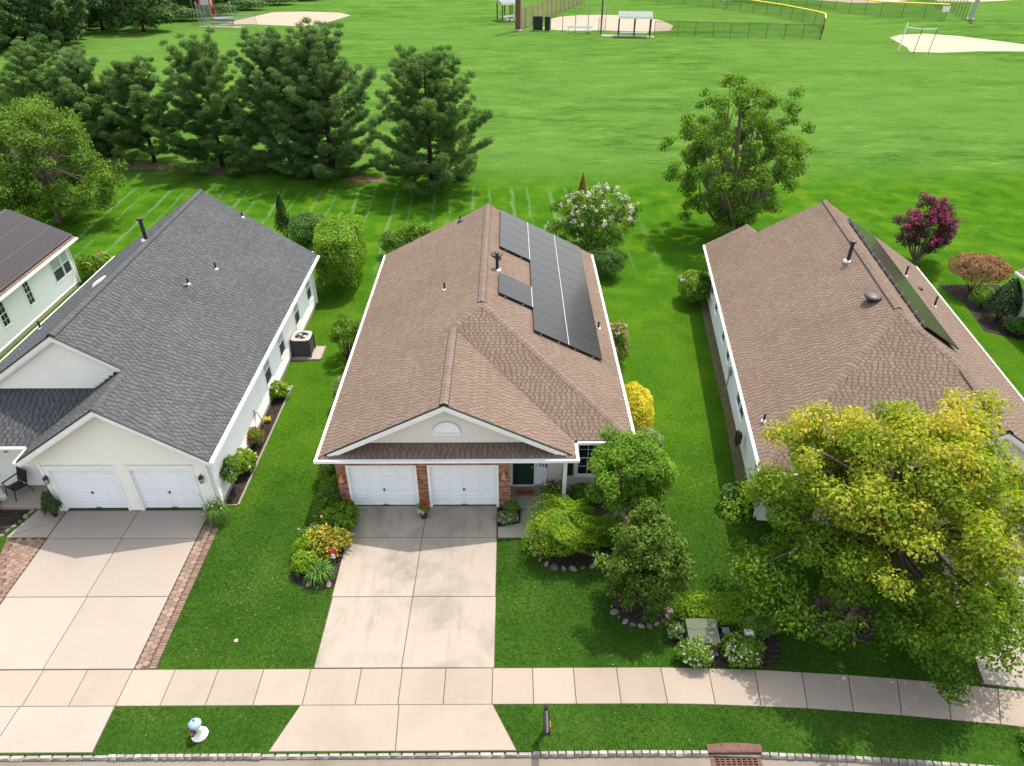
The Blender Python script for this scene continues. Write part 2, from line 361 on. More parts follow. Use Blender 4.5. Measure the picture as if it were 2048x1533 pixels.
# ------------------------------------------------------------------ ground, road, walks
def interp(pts, x):
    if x <= pts[0][0]: return pts[0][1]
    for (a, b), (c, d) in zip(pts, pts[1:]):
        if x <= c: return b + (d - b) * (x - a) / (c - a)
    return pts[-1][1]
KERB = [(-1500, 10.42), (-10.7, 10.43), (.2, 10.45), (3.9, 10.47), (5.6, 10.45), (7, 10.4), (9.44, 10.29), (11.46, 10.15), (13.44, 9.98), (16, 9.7), (20, 9.1), (30, 7.2), (45, 3), (70, -6), (300, -110), (1500, -700)]
SWT = [(-200, 13.06), (5, 13.04), (7.4, 12.95), (10.4, 12.74), (12.6, 12.52), (15.4, 12.14), (20, 11.4), (40, 7)]
SWB = [(-200, 11.86), (4.4, 11.84), (6.05, 11.80), (8.8, 11.67), (11.4, 11.46), (14.8, 11.11), (20, 10.3), (40, 6)]
def lawn_sheet():
    V = []; F = []
    for x, y in KERB: V += [(x, y, 0), (x, 30, 0), (x, 120, 0), (x, 3000, 0)]
    for i in range(len(KERB) - 1):
        for k in range(3): F.append((i * 4 + k, (i + 1) * 4 + k, (i + 1) * 4 + k + 1, i * 4 + k + 1))
    return raw('lawn', V, F, LAWN)
tag(lawn_sheet(), kind='structure')
V = []; F = []
for x, y in KERB: V += [(x, y - .05, -.12), (x, -1200, -.12)]
for i in range(len(KERB) - 1): F.append((i * 2 + 1, (i + 1) * 2 + 1, (i + 1) * 2, i * 2))
tag(raw('road', V, F, ROADM), kind='structure')

def slab(parent, P, m, z=.024, name='slab', t=.05):
    """concrete slab with a small tooled edge, inset 8 mm from its outline"""
    c = Vector((sum(p[0] for p in P) / len(P), sum(p[1] for p in P) / len(P), 0))
    def ins(d):
        out = []
        n = len(P)
        for i in range(n):
            p0, p1, p2 = Vector((*P[i - 1], 0)), Vector((*P[i], 0)), Vector((*P[(i + 1) % n], 0))
            e1 = (p1 - p0).normalized(); e2 = (p2 - p1).normalized()
            n1 = Vector((-e1.y, e1.x, 0)); n2 = Vector((-e2.y, e2.x, 0)); k = 1 + n1.dot(n2)
            out.append(p1 + (n1 + n2) * (d / max(k, .2)))
        return out
    area = sum(P[i - 1][0] * P[i][1] - P[i][0] * P[i - 1][1] for i in range(len(P)))
    if area < 0: P = P[::-1]
    lo = ins(.011); hi = ins(.02); n = len(P)
    dz = random.uniform(-.002, .002)
    V = [(p.x, p.y, z - t) for p in lo] + [(p.x, p.y, z - .008 + dz) for p in lo] + [(p.x, p.y, z + dz) for p in hi]
    F = [tuple(2 * n + i for i in range(n))]
    for k in (0, 1):
        for i in range(n):
            j = (i + 1) % n; F.append((k * n + i, k * n + j, (k + 1) * n + j, (k + 1) * n + i))
    return raw(name, V, F, m, parent)
def bed(name, P, m, z):
    return tag(raw(name, [(p[0], p[1], z) for p in P], [tuple(range(len(P)))], m), kind='structure')

# sidewalk
xs = [-22.3, -20.9, -19.6, -18.3, -17.0, -15.7, -14.36, -13.0, -11.62, -10.31, -8.98, -7.58, -6.13, -4.57, -3.31, -1.97, -.53, .70, 1.96, 3.29, 4.66, 6.09, 7.47, 8.85, 10.2, 11.6, 13.0, 14.4, 15.8, 17.2]
skew = lambda x: max(0, x - 5) * .03
wk = bed('sidewalk', [(x, interp(SWB, x)) for x in np.linspace(-22.3, 17, 40)] + [(x, interp(SWT, x)) for x in np.linspace(17, -22.3, 40)], JOINT, .006)
for a, b in zip(xs, xs[1:]):
    P = [(a - skew(a), interp(SWB, a)), (b - skew(b), interp(SWB, b)), (b + skew(b), interp(SWT, b)), (a + skew(a), interp(SWT, a))]
    slab(wk, P, CONC_WALK)
# driveway of the middle house
dv = bed('driveway', [(-6.06, 13.05), (-.47, 13.05), (-.45, 20.2), (-6.02, 20.2)], JOINT, .005)
for (y0, y1) in ((13.06, 15.76), (15.76, 18.45), (18.45, 20.12)):
    c0 = -3.30 - (15.5 - y0) * .02; c1 = -3.30 - (15.5 - y1) * .02
    slab(dv, [(-6.05, y0), (c0, y0), (c1, y1), (-6.02, y1)], CONC_MAIN); slab(dv, [(c0, y0), (-.48, y0 - .02), (-.46, y1 - .02), (c1, y1)], CONC_MAIN)
ap = bed('driveway_apron', [(-6.74, 10.47), (.2, 10.47), (-.5, 11.85), (-6.18, 11.85)], JOINT, .005)
slab(ap, [(-6.74, 10.47), (-3.2, 10.47), (-3.27, 11.85), (-6.18, 11.85)], CONC_WALK); slab(ap, [(-3.2, 10.47), (.19, 10.47), (-.51, 11.85), (-3.27, 11.85)], CONC_WALK)
wl = bed('entry_walk', [(-.44, 18.4), (1.9, 18.4), (1.9, 19.9), (-.44, 19.9)], JOINT, .005)
slab(wl, [(-.44, 18.42), (1.1, 18.42), (.45, 19.2), (.45, 19.88), (-.44, 19.88)], CONC_GREY); slab(wl, [(1.1, 18.42), (1.85, 18.9), (1.85, 19.88), (.45, 19.88), (.45, 19.2)], CONC_GREY)
# driveway of the grey-roofed house
dl = bed('pale_driveway', [(-17.15, 13.05), (-11.6, 13.05), (-11.6, 20.0), (-17.15, 20.0)], JOINT, .005)
for (y0, y1) in ((13.06, 15.8), (15.8, 18.45), (18.45, 19.9)):
    slab(dl, [(-17.15, y0), (-14.40, y0), (-14.36, y1), (-17.13, y1)], CONC_CLEAN); slab(dl, [(-14.40, y0), (-11.6, y0), (-11.6, y1), (-14.36, y1)], CONC_CLEAN)
al = bed('pale_driveway_apron', [(-18.2, 10.47), (-11.62, 10.47), (-11.62, 11.85), (-17.2, 11.85)], JOINT, .005)
slab(al, [(-18.2, 10.47), (-14.5, 10.47), (-14.42, 11.85), (-17.2, 11.85)], CONC_CLEAN); slab(al, [(-14.5, 10.47), (-11.63, 10.47), (-11.63, 11.85), (-14.42, 11.85)], CONC_CLEAN)
lw = bed('porch_walk', [(-18.72, 18.5), (-17.16, 18.5), (-17.16, 20), (-18.3, 20)], JOINT, .005)
slab(lw, [(-18.7, 18.52), (-17.17, 19.45), (-17.17, 19.95), (-18.3, 19.95)], CONC_CLEAN); slab(lw, [(-18.7, 18.52), (-17.17, 18.52), (-17.17, 19.45)], CONC_CLEAN)
# right-hand house: strip of pale driveway and paver path
dr = bed('right_driveway', [(14.3, 12.4), (21, 11.6), (22.5, 21), (16.6, 20.2)], JOINT, .005)
slab(dr, [(14.35, 12.42), (17.5, 12.0), (18.0, 15.9), (15.2, 16.2)], CONC_CLEAN); slab(dr, [(15.2, 16.2), (18, 15.9), (18.8, 19.9), (16.1, 19.6)], CONC_CLEAN)
slab(dr, [(17.5, 12.0), (21, 11.62), (21.6, 15.5), (18, 15.9)], CONC_CLEAN); slab(dr, [(18, 15.9), (21.6, 15.5), (22.4, 19.6), (18.8, 19.9)], CONC_CLEAN)

# pavers beside the pale driveway
pv = bed('paver_border', [(-11.58, 13.06), (-10.92, 13.06), (-10.98, 19.25), (-11.58, 19.4)], JOINT, .006)
def hexmesh(r):
    V = []; F = []
    for k, (rr, z) in enumerate(((r, -.03), (r, .022), (r * .93, .028))):
        for i in range(6): V.append((rr * math.cos(i * math.pi / 3), rr * math.sin(i * math.pi / 3), z))
    for k in (0, 1):
        for i in range(6): F.append((k * 6 + i, k * 6 + (i + 1) % 6, k * 6 + 6 + (i + 1) % 6, k * 6 + 6 + i))
    F.append(tuple(12 + i for i in range(6)))
    me = bpy.data.meshes.new('paver'); me.from_pydata(V, [], F); me.materials.append(PAVER); return me
HEX = hexmesh(.112)
mb = MB(); mb.bbox(-.1, -.047, -.03, .1, .047, .027, .006); BRK = bpy.data.meshes.new('border_paver'); BRK.from_pydata(mb.V, [], mb.F); BRK.materials.append(PAVER_D)
def inst(name, me, loc, parent, rz=0.0, sc=(1, 1, 1), rx=0.0):
    o = bpy.data.objects.new(name, me); o.location = loc; o.rotation_euler = (rx, 0, rz); o.scale = sc; return link(o, parent)
def hexfill(parent, inside, x0, x1, y0, y1, lim):
    px = .112 * 1.5 + .008; py = .112 * math.sqrt(3) + .008; n = 0; i = 0; x = x0
    while x < x1:
        y = y0 + (py / 2 if i % 2 else 0)
        while y < y1:
            if inside(x, y) and n < lim: inst('paver', HEX, (x, y, random.uniform(-.002, .002)), parent, random.uniform(-.03, .03)); n += 1
            y += py
        x += px; i += 1
hexfill(pv, lambda x, y: -11.52 < x < -11.16 and 13.12 < y < 19.2, -11.47, -11.1, 13.15, 19.2, 150)
y = 13.12
while y < 18.95:
    inst('border_paver', BRK, (-11.03 - (y - 13) * .006, y, random.uniform(-.002, .002)), pv, random.uniform(-.02, .02)); y += .102
LC = [(13.0, -17.42), (15.0, -17.45), (16.0, -17.62), (16.8, -17.95), (17.6, -18.4), (18.5, -18.62)]
lx = lambda y: interp(LC, y)
pl = bed('curved_paver_border', [(lx(y) - .02, y) for y in np.linspace(13.06, 18.48, 14)] + [(-17.16, 18.48), (-17.16, 13.06)], JOINT, .006)
hexfill(pl, lambda x, y: lx(y) + .24 < x < -17.24 and y < 18.42, -18.5, -17.1, 13.15, 18.5, 150)
y = 13.1
while y < 18.42:
    sx = lx(y); inst('border_paver', BRK, (sx + .1, y, random.uniform(-.002, .002)), pl, math.atan2(.1, (lx(y) - lx(y + .1)) + 1e-6) - math.pi / 2 if False else 0); y += .102

# granite block kerb
KST = []
for k in range(7):
    mb = MB(); w = .5; r = random.Random(k)
    q = lambda a: a + r.uniform(-.022, .022)
    mb.hexa([(-w, 0, -.2), (w, 0, -.2), (w, .13, -.2), (-w, .13, -.2), (q(-w + .025), q(.0) + .006, -.02), (q(w - .025), q(.0) + .006, -.02), (w - .015, .128, -.015), (-w + .015, .128, -.015)])
    n = len(mb.V)
    t = [(q(-w + .10), .034, q(.042)), (q(w - .10), .034, q(.042)), (w - .07, .122, .036), (-w + .07, .122, .036)]
    mb.V += t; mb.F.remove((4, 5, 6, 7)); mb.F += [(4, 5, 9, 8), (5, 6, 10, 9), (6, 7, 11, 10), (7, 4, 8, 11), (8, 9, 10, 11)]
    me = bpy.data.meshes.new('kerb_stone'); me.from_pydata(mb.V, [], mb.F); me.materials.append(KERBM); KST.append(me)
kb = raw('kerb', [(x, interp(KERB, x) - d, -.06) for x in np.linspace(-22, 17.5, 60) for d in (.118, .004)], [(i * 2, i * 2 + 2, i * 2 + 3, i * 2 + 1) for i in range(59)], plain('kerb_mortar', (.13, .115, .098), .95, .1, .3, 5))
tag(kb, kind='structure')
x = -22.0
while x < 17.3:
    flush = -6.95 < x < .35 or x < -11.4
    w = random.uniform(.30, .42) if flush else random.uniform(.215, .255)
    if 5.45 < x + w / 2 < 7.08: x += .05; continue
    xm = x + w / 2; a = math.atan2(interp(KERB, x + w) - interp(KERB, x), w)
    inst('kerb_stone', random.choice(KST), (xm, interp(KERB, xm) - .132 + (.0 if not flush else .008), (-.012 if not flush else -.06) + random.uniform(-.006, .006)), kb, a, (w * .975, .99, 1))
    x += w
# gutter pan below the kerb
V = []; F = []
gx = np.linspace(-22, 17.5, 60)
for x in gx: yk = interp(KERB, x); V += [(x, yk - .13, -.112), (x, yk - .42, -.116)]
for i in range(59): F.append((i * 2 + 1, (i + 1) * 2 + 1, (i + 1) * 2, i * 2))
tag(raw('gutter_pan', V, F, concrete('gutter_concrete', (.17, .145, .115), (.10, .085, .065), .7)), kind='structure')

# mulch and planting beds, with edging stones
def ring(cx, cy, rx, ry, n=26, a0=0, a1=2 * math.pi, jit=.05):
    return [(cx + rx * math.cos(a0 + (a1 - a0) * i / n) * (1 + random.uniform(-jit, jit)), cy + ry * math.sin(a0 + (a1 - a0) * i / n) * (1 + random.uniform(-jit, jit))) for i in range(n)]
STN = []
for k in range(5):
    r = random.Random(40 + k); V = []; F = []
    rings = [(.5, -.3), (.56, .1), (.45, .38), (.2, .5)]
    for rr, z in rings:
        for i in range(8): a = i * math.pi / 4; V.append((rr * math.cos(a) * r.uniform(.82, 1.12), rr * math.sin(a) * r.uniform(.75, 1.1), z * r.uniform(.85, 1.1)))
    for kk in range(3):
        for i in range(8): F.append((kk * 8 + i, kk * 8 + (i + 1) % 8, kk * 8 + 8 + (i + 1) % 8, kk * 8 + 8 + i))
    F.append(tuple(24 + i for i in range(8)))
    me = bpy.data.meshes.new('edging_stone'); me.from_pydata(V, [], F); me.materials.append(STONE); STN.append(me)
def stones(parent, pts, s=.3):
    for (x, y) in pts:
        k = s * random.uniform(.5, 1.1); inst('edging_stone', random.choice(STN), (x, y, .02), parent, random.uniform(0, 6), (k, k * random.uniform(.6, .9), k * random.uniform(.35, .6)))
b1 = bed('flower_bed', [(-5.98, 16.2), (-6.02, 18.4), (-6.05, 20.0), (-6.5, 20.05), (-6.5, 34), (-7.6, 34), (-7.55, 22), (-7.5, 20), (-7.35, 18.6), (-7.65, 17.4), (-7.7, 16.6), (-7.2, 16.2), (-6.6, 16.05)], MULCH, .008)
stones(b1, [(-6.25, 16.28), (-6.62, 16.15), (-6.95, 16.3), (-7.35, 18.5), (-7.4, 19.1), (-7.45, 19.6)], .26)
b2 = bed('maple_bed', [(.62, 18.3), (.8, 17.7), (1.2, 17.15), (1.8, 16.95), (2.6, 17.0), (3.4, 17.2), (4.4, 17.8), (5.6, 19.4), (5.3, 21), (4.3, 21), (4.3, 20.9), (2.6, 20.9), (2.55, 19.9), (1.9, 19.85), (1.9, 18.4)], MULCH, .008)
stones(b2, [(.78, 17.95), (.92, 17.6), (1.1, 17.35), (1.32, 17.15), (1.6, 17.0), (1.92, 16.93), (2.25, 16.93), (2.6, 16.97), (2.95, 17.05)], .34)
b3 = bed('magnolia_bed', ring(4.4, 15.35, .95, .8), MULCH, .008)
stones(b3, [(4.4 + .97 * math.cos(a), 15.35 + .82 * math.sin(a)) for a in np.linspace(3.2, 6.0, 11)], .27)
b4 = bed('utility_bed', [(5.15, 14.2), (5.3, 13.5), (5.75, 13.08), (8.2, 13.0), (8.6, 13.6), (8.5, 14.6), (7.6, 15.2), (5.8, 15.2)], MULCH, .008)
b5 = bed('tree_ring', ring(10.95, 14.85, 1.15, 1.0), MULCH, .008)
b6 = bed('side_bed', [(-11.2, 20.25), (-10.62, 20.2), (-10.55, 28.3), (-11.2, 28.3)], MULCH, .008)
mb = MB(); y = 20.2
while y < 28.3: mb.bbox(-10.64 + (y - 20) * .009, y, -.02, -10.56 + (y - 20) * .009, y + .1, .07, .02); y += .115
x = -11.2
while x < -10.66: mb.bbox(x, 20.14, -.02, x + .1, 20.2, .07, .02); x += .115
eg = mb.build('scalloped_edging', CONC_CLEAN, b6); eg['kind'] = 'stuff'
b7 = bed('porch_bed', [(-22, 18.0), (-19.6, 18.05), (-19.05, 18.35), (-18.75, 19.0), (-18.45, 19.95), (-22, 19.95)], MULCH, .008)
mb = MB()
stones(b7, [(-19.75, 18.02), (-19.5, 18.08), (-19.25, 18.22), (-19.05, 18.38), (-18.93, 18.62), (-18.83, 18.86), (-18.73, 19.1), (-18.64, 19.35), (-18.55, 19.6), (-18.47, 19.85)], .3)
b8 = bed('garage_bed', [(-.44, 18.95), (.4, 19.15), (.44, 19.85), (-.44, 19.95)], MULCH, .032)
BEDS = [b1, b2, b3, b4, b5, b6, b7, b8]
b9 = bed('pine_straw_bed', [(-37, 62.2), (-33, 61.2), (-30, 61.4), (-26, 60.2), (-24, 60.0), (-21.6, 60.9), (-21.2, 61.9), (-25, 62.3), (-30, 62.6), (-33, 63.2), (-37, 63.6)], STRAW, .008)
b10 = bed('pine_straw_bed', ring(-11.9, 58.6, 1.9, .8, 24, jit=.15), STRAW, .008)
b12 = bed('side_bed', [(26.2, 39.0), (26.6, 36.6), (26.0, 33.4), (27.4, 32.4), (29.5, 34), (30, 39.0)], MULCH, .008)
b13 = bed('bare_soil_strip', [(9.2, 21.2), (9.75, 21.1), (11.6, 36.6), (11.25, 37), (10.6, 32), (9.9, 26)], granular('bare_soil', [(.2, (.05, .06, .02)), (.5, (.09, .085, .04)), (.85, (.16, .13, .075))], 26, .95, .7, .02), .007)
# ball-field clay
bed('infield', [(-52.5, 143.9), (-51.3, 148.9), (-49.3, 154.8), (-47.4, 160.4), (-41, 161.4), (-33.7, 159.7), (-30.9, 156), (-32.1, 151.3), (-34.3, 143.8), (-37.5, 142), (-47.2, 144.5)], DIRT, .02)
bed('infield', [(5.5, 138.96), (7.44, 142.4), (7.5, 149.8), (10.1, 153.8), (14, 155.8), (18.2, 156.5), (22, 155.6), (25.7, 153.7), (29.1, 148.4), (29.98, 142.3), (28.3, 136.6), (23.7, 135.5), (16.1, 137.2), (9.1, 137.3)], DIRT, .02)
bed('infield', [(68, 181), (75, 175), (80, 174.3), (85.6, 176.6), (92, 181), (95, 200), (70, 200)], DIRT, .02)
bed('infield', [(95.5, 177), (103, 176.2), (110, 178.2), (122, 183), (118, 196), (98, 192)], SAND, .02)
bed('sand_patch', [(63.4, 129.1), (66.5, 132.1), (71.2, 133.2), (75.8, 130.6), (79.7, 125.7), (84, 120), (86, 116.5), (79, 116.6), (71.6, 116.8), (65, 115.6), (60.8, 116.5), (62, 119.9)], SAND, .02)
bed('dugout_pad', [(15.5, 131.0), (24.3, 129.6), (24.6, 131.2), (15.7, 132.6)], CONC_CLEAN, .03)
bed('dugout_pad', [(-56, 141.6), (-48, 140.2), (-47.4, 141.6), (-54, 143.0)], CONC_CLEAN, .03)
bed('dugout_pad', [(-1.4, 147.6), (1.6, 147.6), (1.7, 150.6), (-1.0, 150.6)], CONC_CLEAN, .03)

# ------------------------------------------------------------------ houses
XV, YV, ZV = Vector((1, 0, 0)), Vector((0, 1, 0)), Vector((0, 0, 1))
def F_front(y): return (Vector((0, y, 0)), XV, ZV, -YV)
def F_right(x): return (Vector((x, 0, 0)), YV, ZV, XV)
def F_left(x): return (Vector((x, 0, 0)), YV, ZV, -XV)
class House:
    def __init__(s, name, label, org, loc, rz=0.0):
        s.root = thing(name, label, 'house', loc, rz); s.org = org; s.tabs = []
    def b(s, mb, name, m, parent=None, smooth=False): return mb.build(name, m, parent or s.root, s.org, smooth)
    def slope(s, P, m, deckm, e=.143, wmin=.10, wmax=.20, thick=.10):
        P = [Vector(p) for p in P]; n = (P[1] - P[0]).cross(P[2] - P[1]).normalized()
        if n.z < 0: n = -n
        t = (ZV - n * n.z).normalized(); sx = t.cross(n)
        O = min(P, key=lambda p: p.z); Q = [((p - O).dot(sx), (p - O).dot(t)) for p in P]
        mb = MB(); mb.poly(P, thick, -n if True else -ZV); deck = s.b(mb, 'roof', deckm)
        tmax = max(q[1] for q in Q)
        def iv(tt):
            xs_ = []
            for i in range(len(Q)):
                (a, b), (c, d) = Q[i - 1], Q[i]
                if (b - tt) * (d - tt) < 0: xs_.append(a + (c - a) * (tt - b) / (d - b))
            return (min(xs_), max(xs_)) if len(xs_) > 1 else None
        t0 = 0.0; row = 0; rnd = random.Random(len(s.tabs) + 11)
        out = []
        while t0 < tmax - .03:
            t1 = min(t0 + e, tmax); i0, i1 = iv(t0 + .002), iv(t1 - .002)
            if i0 and i1:
                wt, wg = wmax * .68, wmax * .32; x = min(i0[0], i1[0]) - (wt + wg) * rnd.uniform(0, 1); tooth = True; rv = rnd.uniform(-.06, .06)
                while x < max(i0[1], i1[1]):
                    w = (wt if tooth else wg) * rnd.uniform(.75, 1.3); a0, b0 = max(x, i0[0]), min(x + w, i0[1]); a1, b1 = max(x, i1[0]), min(x + w, i1[1])
                    if b0 - a0 > .004 or b1 - a1 > .004:
                        if b0 < a0: a0 = b0 = (a1 if a0 > i0[1] else b1)
                        if b1 < a1: a1 = b1 = (a0 if a1 > i1[1] else b0)
                        h = .013 if tooth else .006; q = lambda u, v, hh: O + sx * u + t * v + n * hh
                        V = [q(a0, t0, .001), q(a0, t0, h), q(b0, t0, h), q(b0, t0, .001), q(a1, t1 + .006, .004), q(b1, t1 + .006, .004)]
                        c = rv * .6 + (rnd.uniform(.52, .82) if tooth else rnd.uniform(.02, .32))
                        out.append((V, min(1, max(.01, c)), deck, m))
                    x += w; tooth = not tooth
            t0 += e; row += 1
        s.tabs += out
        return deck
    def shingles(s, limit=300, key=None):
        M4 = Matrix.LocRotScale(s.root.location, s.root.rotation_euler, None)
        o = Vector(s.org); cl = Vector((0, 0, 19.7))
        key = key or (lambda p: (M4 @ (p - o) - cl).length)
        s.tabs.sort(key=lambda tb: key(tb[0][1])); FF = [(1, 2, 5, 4), (0, 3, 2, 1), (0, 1, 4), (3, 5, 2)]
        groups = {}
        for i, (V, c, deck, m) in enumerate(s.tabs):
            if i < limit: raw('shingle', [v - o for v in V], FF, m, deck, False, [c] * 4)
            else: groups.setdefault(deck.name, (deck, m, MB()))[2].add([v - o for v in V], FF, c)
        for deck, m, mb in groups.values():
            g = raw('shingle_field', mb.V, mb.F, m, deck, False, mb.A); g['kind'] = 'stuff'
    def caps(s, p0, p1, n1, n2, m, deck, lift=.012, w=.15, L=.2, vent=None):
        p0, p1 = Vector(p0), Vector(p1); d = (p1 - p0).normalized(); tot = (p1 - p0).length
        up = (n1 + n2).normalized(); s1 = n1.cross(d).normalized(); s2 = n2.cross(d).normalized()
        if s1.dot(up) > 0: s1 = -s1
        if s2.dot(up) > 0: s2 = -s2
        k = 0.0; o = Vector(s.org)
        while k < tot - .02:
            k1 = min(k + L, tot); a = p0 + d * k + up * (lift + .014); b = p0 + d * (k1 + .01) + up * (lift + .002); low = up * -.014
            V = [a + s1 * w, a, a + s2 * w, b + s1 * w, b, b + s2 * w, a + s1 * w + low, a + low, a + s2 * w + low, b + s1 * w + low, b + s2 * w + low]
            raw('ridge_cap', [v - o for v in V], [(0, 1, 4, 3), (1, 2, 5, 4), (6, 7, 1, 0), (7, 8, 2, 1), (6, 0, 3, 9), (2, 8, 10, 5)], m, deck)
            k += L
        if vent:
            mb = MB()
            for sd in (s1, s2):
                q = lambda kk, ww, hh: p0 + d * kk + sd * ww + up * hh
                mb.hexa([q(0, .02, -.05), q(tot, .02, -.05), q(tot, w + .03, -.012), q(0, w + .03, -.012), q(0, .02, lift), q(tot, .02, lift), q(tot, w + .03, lift - .012), q(0, w + .03, lift - .012)])
            s.b(mb, 'ridge_vent', vent, deck)
    def gutter(s, p0, p1, out, m=None, drop=.03):
        p0, p1, out = Vector(p0), Vector(p1), Vector(out); d = (p1 - p0).normalized(); L = (p1 - p0).length
        fr = (p0 + out * .012 + ZV * (-drop), d, ZV, out); mb = MB()
        mb.fbox(fr, 0, L, -.10, -.085, 0, .105); mb.fbox(fr, 0, L, -.085, 0, 0, .012); mb.fbox(fr, 0, L, -.085, .006, .095, .105)
        mb.fbox(fr, -.002, .012, -.085, 0, .012, .095); mb.fbox(fr, L - .012, L + .002, -.085, 0, .012, .095)
        s.b(mb, 'gutter', m or TRIM)
        mb = MB(); mb.fbox((p0 + ZV * (-drop - .0), d, ZV, out), .002, L - .002, -.17, -.002, -.04, .01); s.b(mb, 'fascia', TRIM)
    def rake(s, p0, p1, out, h=.2, t=.03):
        """sloping white board under a roof edge from p0 (low) to p1 (high)"""
        p0, p1, out = Vector(p0), Vector(p1), Vector(out); d = p1 - p0; mb = MB()
        q = lambda p, z, k: p + ZV * z + out * k
        mb.hexa([q(p0, -h, 0), q(p1, -h, 0), q(p1, -h, t), q(p0, -h, t), q(p0, -.045, 0), q(p1, -.045, 0), q(p1, -.045, t), q(p0, -.045, t)])
        mb.hexa([q(p0, -.30, -.02), q(p1, -.30, -.02), q(p1, -.30, 0), q(p0, -.30, 0), q(p0, -.2, -.02), q(p1, -.2, -.02), q(p1, -.2, 0), q(p0, -.2, 0)])
        s.b(mb, 'rake_board', TRIM)
        mb = MB(); mb.hexa([q(p0, -.045, -.1), q(p1, -.045, -.1), q(p1, -.045, t + .02), q(p0, -.045, t + .02), q(p0, .0, -.1), q(p1, .0, -.1), q(p1, .003, t + .02), q(p0, .003, t + .02)]); s.b(mb, 'drip_edge', BLACK)
    def soffit(s, P):
        mb = MB(); mb.poly(P, .015); s.b(mb, 'soffit', TRIM)
    def siding(s, fr, z0, z1, span, holes, m, e=.14, parent=None):
        """lapped boards; span(z)->(a,b); holes=[(a0,a1,b0,b1)]"""
        z = z0
        while z < z1 - .02:
            zt = min(z + e, z1); sp, st = span(z), span(zt)
            if sp and sp[1] - sp[0] > .03:
                if not st or st[1] < st[0]: mm = (sp[0] + sp[1]) / 2; st = (mm, mm)
                cuts = [(sp[0], sp[1])]
                for (a0, a1, b0, b1) in holes:
                    if b1 > z + .02 and b0 < zt - .02:
                        cuts = [c for (u, v) in cuts for c in ((u, min(v, a0)), (max(u, a1), v)) if c[1] - c[0] > .02]
                O, Rr, U, N = fr
                for (u, v) in cuts:
                    ut = max(u, st[0]) if u == sp[0] else u; vt = min(v, st[1]) if v == sp[1] else v
                    if vt < ut: ut = vt = (ut + vt) / 2
                    mb = MB(); q = lambda i, j, k: O + Rr * i + U * j + N * k
                    mb.hexa([q(u, z, 0), q(v, z, 0), q(vt, zt, 0), q(ut, zt, 0), q(u, z, .034), q(v, z, .034), q(vt, zt, .004), q(ut, zt, .004)])
                    s.b(mb, 'siding_board', m, parent)
            z += e
    def window(s, fr, a0, a1, b0, b1, trim=.07, up=None, low=None, grid=0, name='window', parent=None):
        mb = MB()
        mb.fbox(fr, a0 - trim, a0, b0 - trim, b1 + trim, 0, .04); mb.fbox(fr, a1, a1 + trim, b0 - trim, b1 + trim, 0, .04)
        mb.fbox(fr, a0, a1, b1, b1 + trim, 0, .04); mb.fbox(fr, a0, a1, b0 - trim, b0, 0, .04)
        w = s.b(mb, name, TRIM, parent); bm = (b0 + b1) / 2
        mb = MB(); mb.fbox(fr, a0 - trim - .02, a1 + trim + .02, b0 - trim - .03, b0 - trim, 0, .065); s.b(mb, 'sill', TRIM, w)
        mb = MB(); mb.fbox(fr, a0, a1, bm + .002, b1, 0, .012); s.b(mb, 'pane', up or GLASS, w)
        mb = MB(); mb.fbox(fr, a0, a1, b0, bm - .002, 0, .010); s.b(mb, 'pane', low or SCREEN, w)
        mb = MB(); mb.fbox(fr, a0, a1, bm - .02, bm + .02, .012, .03); mb.fbox(fr, a0, a0 + .03, b0, b1, .012, .026); mb.fbox(fr, a1 - .03, a1, b0, b1, .012, .026)
        mb.fbox(fr, a0 + .03, a1 - .03, b0, b0 + .03, .012, .026); mb.fbox(fr, a0 + .03, a1 - .03, b1 - .03, b1, .012, .026); s.b(mb, 'sash', TRIM, w)
        if grid:
            mb = MB()
            for i in range(1, grid):
                x = a0 + (a1 - a0) * i / grid; mb.fbox(fr, x - .009, x + .009, b0 + .03, bm - .02, .012, .02); mb.fbox(fr, x - .009, x + .009, bm + .02, b1 - .03, .012, .02)
            for z in ((b0 + bm) / 2, (bm + b1) / 2): mb.fbox(fr, a0 + .03, a1 - .03, z - .009, z + .009, .0125, .0205)
            s.b(mb, 'muntin', TRIM, w)
        return w
    def garage(s, fr, a0, a1, h, tw=.1, rec=.1, jambm=None):
        """four-by-four panelled door set back in its opening"""
        O, Rr, U, N = fr; fd = (O - N * rec, Rr, U, N); mb = MB(); mb.fbox(fd, a0, a1, .02, h, -.04, 0); d = s.b(mb, 'garage_door', DOORW)
        pw = (a1 - a0) / 4; ph = (h - .02) / 4
        for i in range(4):
            for j in range(4):
                x0, x1, z0, z1 = a0 + i * pw + .055, a0 + (i + 1) * pw - .055, .02 + j * ph + .07, .02 + (j + 1) * ph - .07
                q = lambda a, b, k: tuple(O - N * rec + Rr * a + U * b + N * k); bb = .028
                V = [q(x0, z0, .0), q(x1, z0, .0), q(x1, z1, .0), q(x0, z1, .0), q(x0 + .006, z0 + .006, .016), q(x1 - .006, z0 + .006, .016), q(x1 - .006, z1 - .006, .016), q(x0 + .006, z1 - .006, .016),
                     q(x0 + bb, z0 + bb, .006), q(x1 - bb, z0 + bb, .006), q(x1 - bb, z1 - bb, .006), q(x0 + bb, z1 - bb, .006)]
                mb = MB(); mb.add(V, [(0, 1, 5, 4), (1, 2, 6, 5), (2, 3, 7, 6), (3, 0, 4, 7), (4, 5, 9, 8), (5, 6, 10, 9), (6, 7, 11, 10), (7, 4, 8, 11), (8, 9, 10, 11)]); s.b(mb, 'panel', DOORW, d)
        mb = MB()
        for j in (1, 2, 3): mb.fbox(fd, a0 + .01, a1 - .01, .02 + j * ph - .008, .02 + j * ph + .004, 0, .007)
        s.b(mb, 'section_seam', SIDE_S, d)
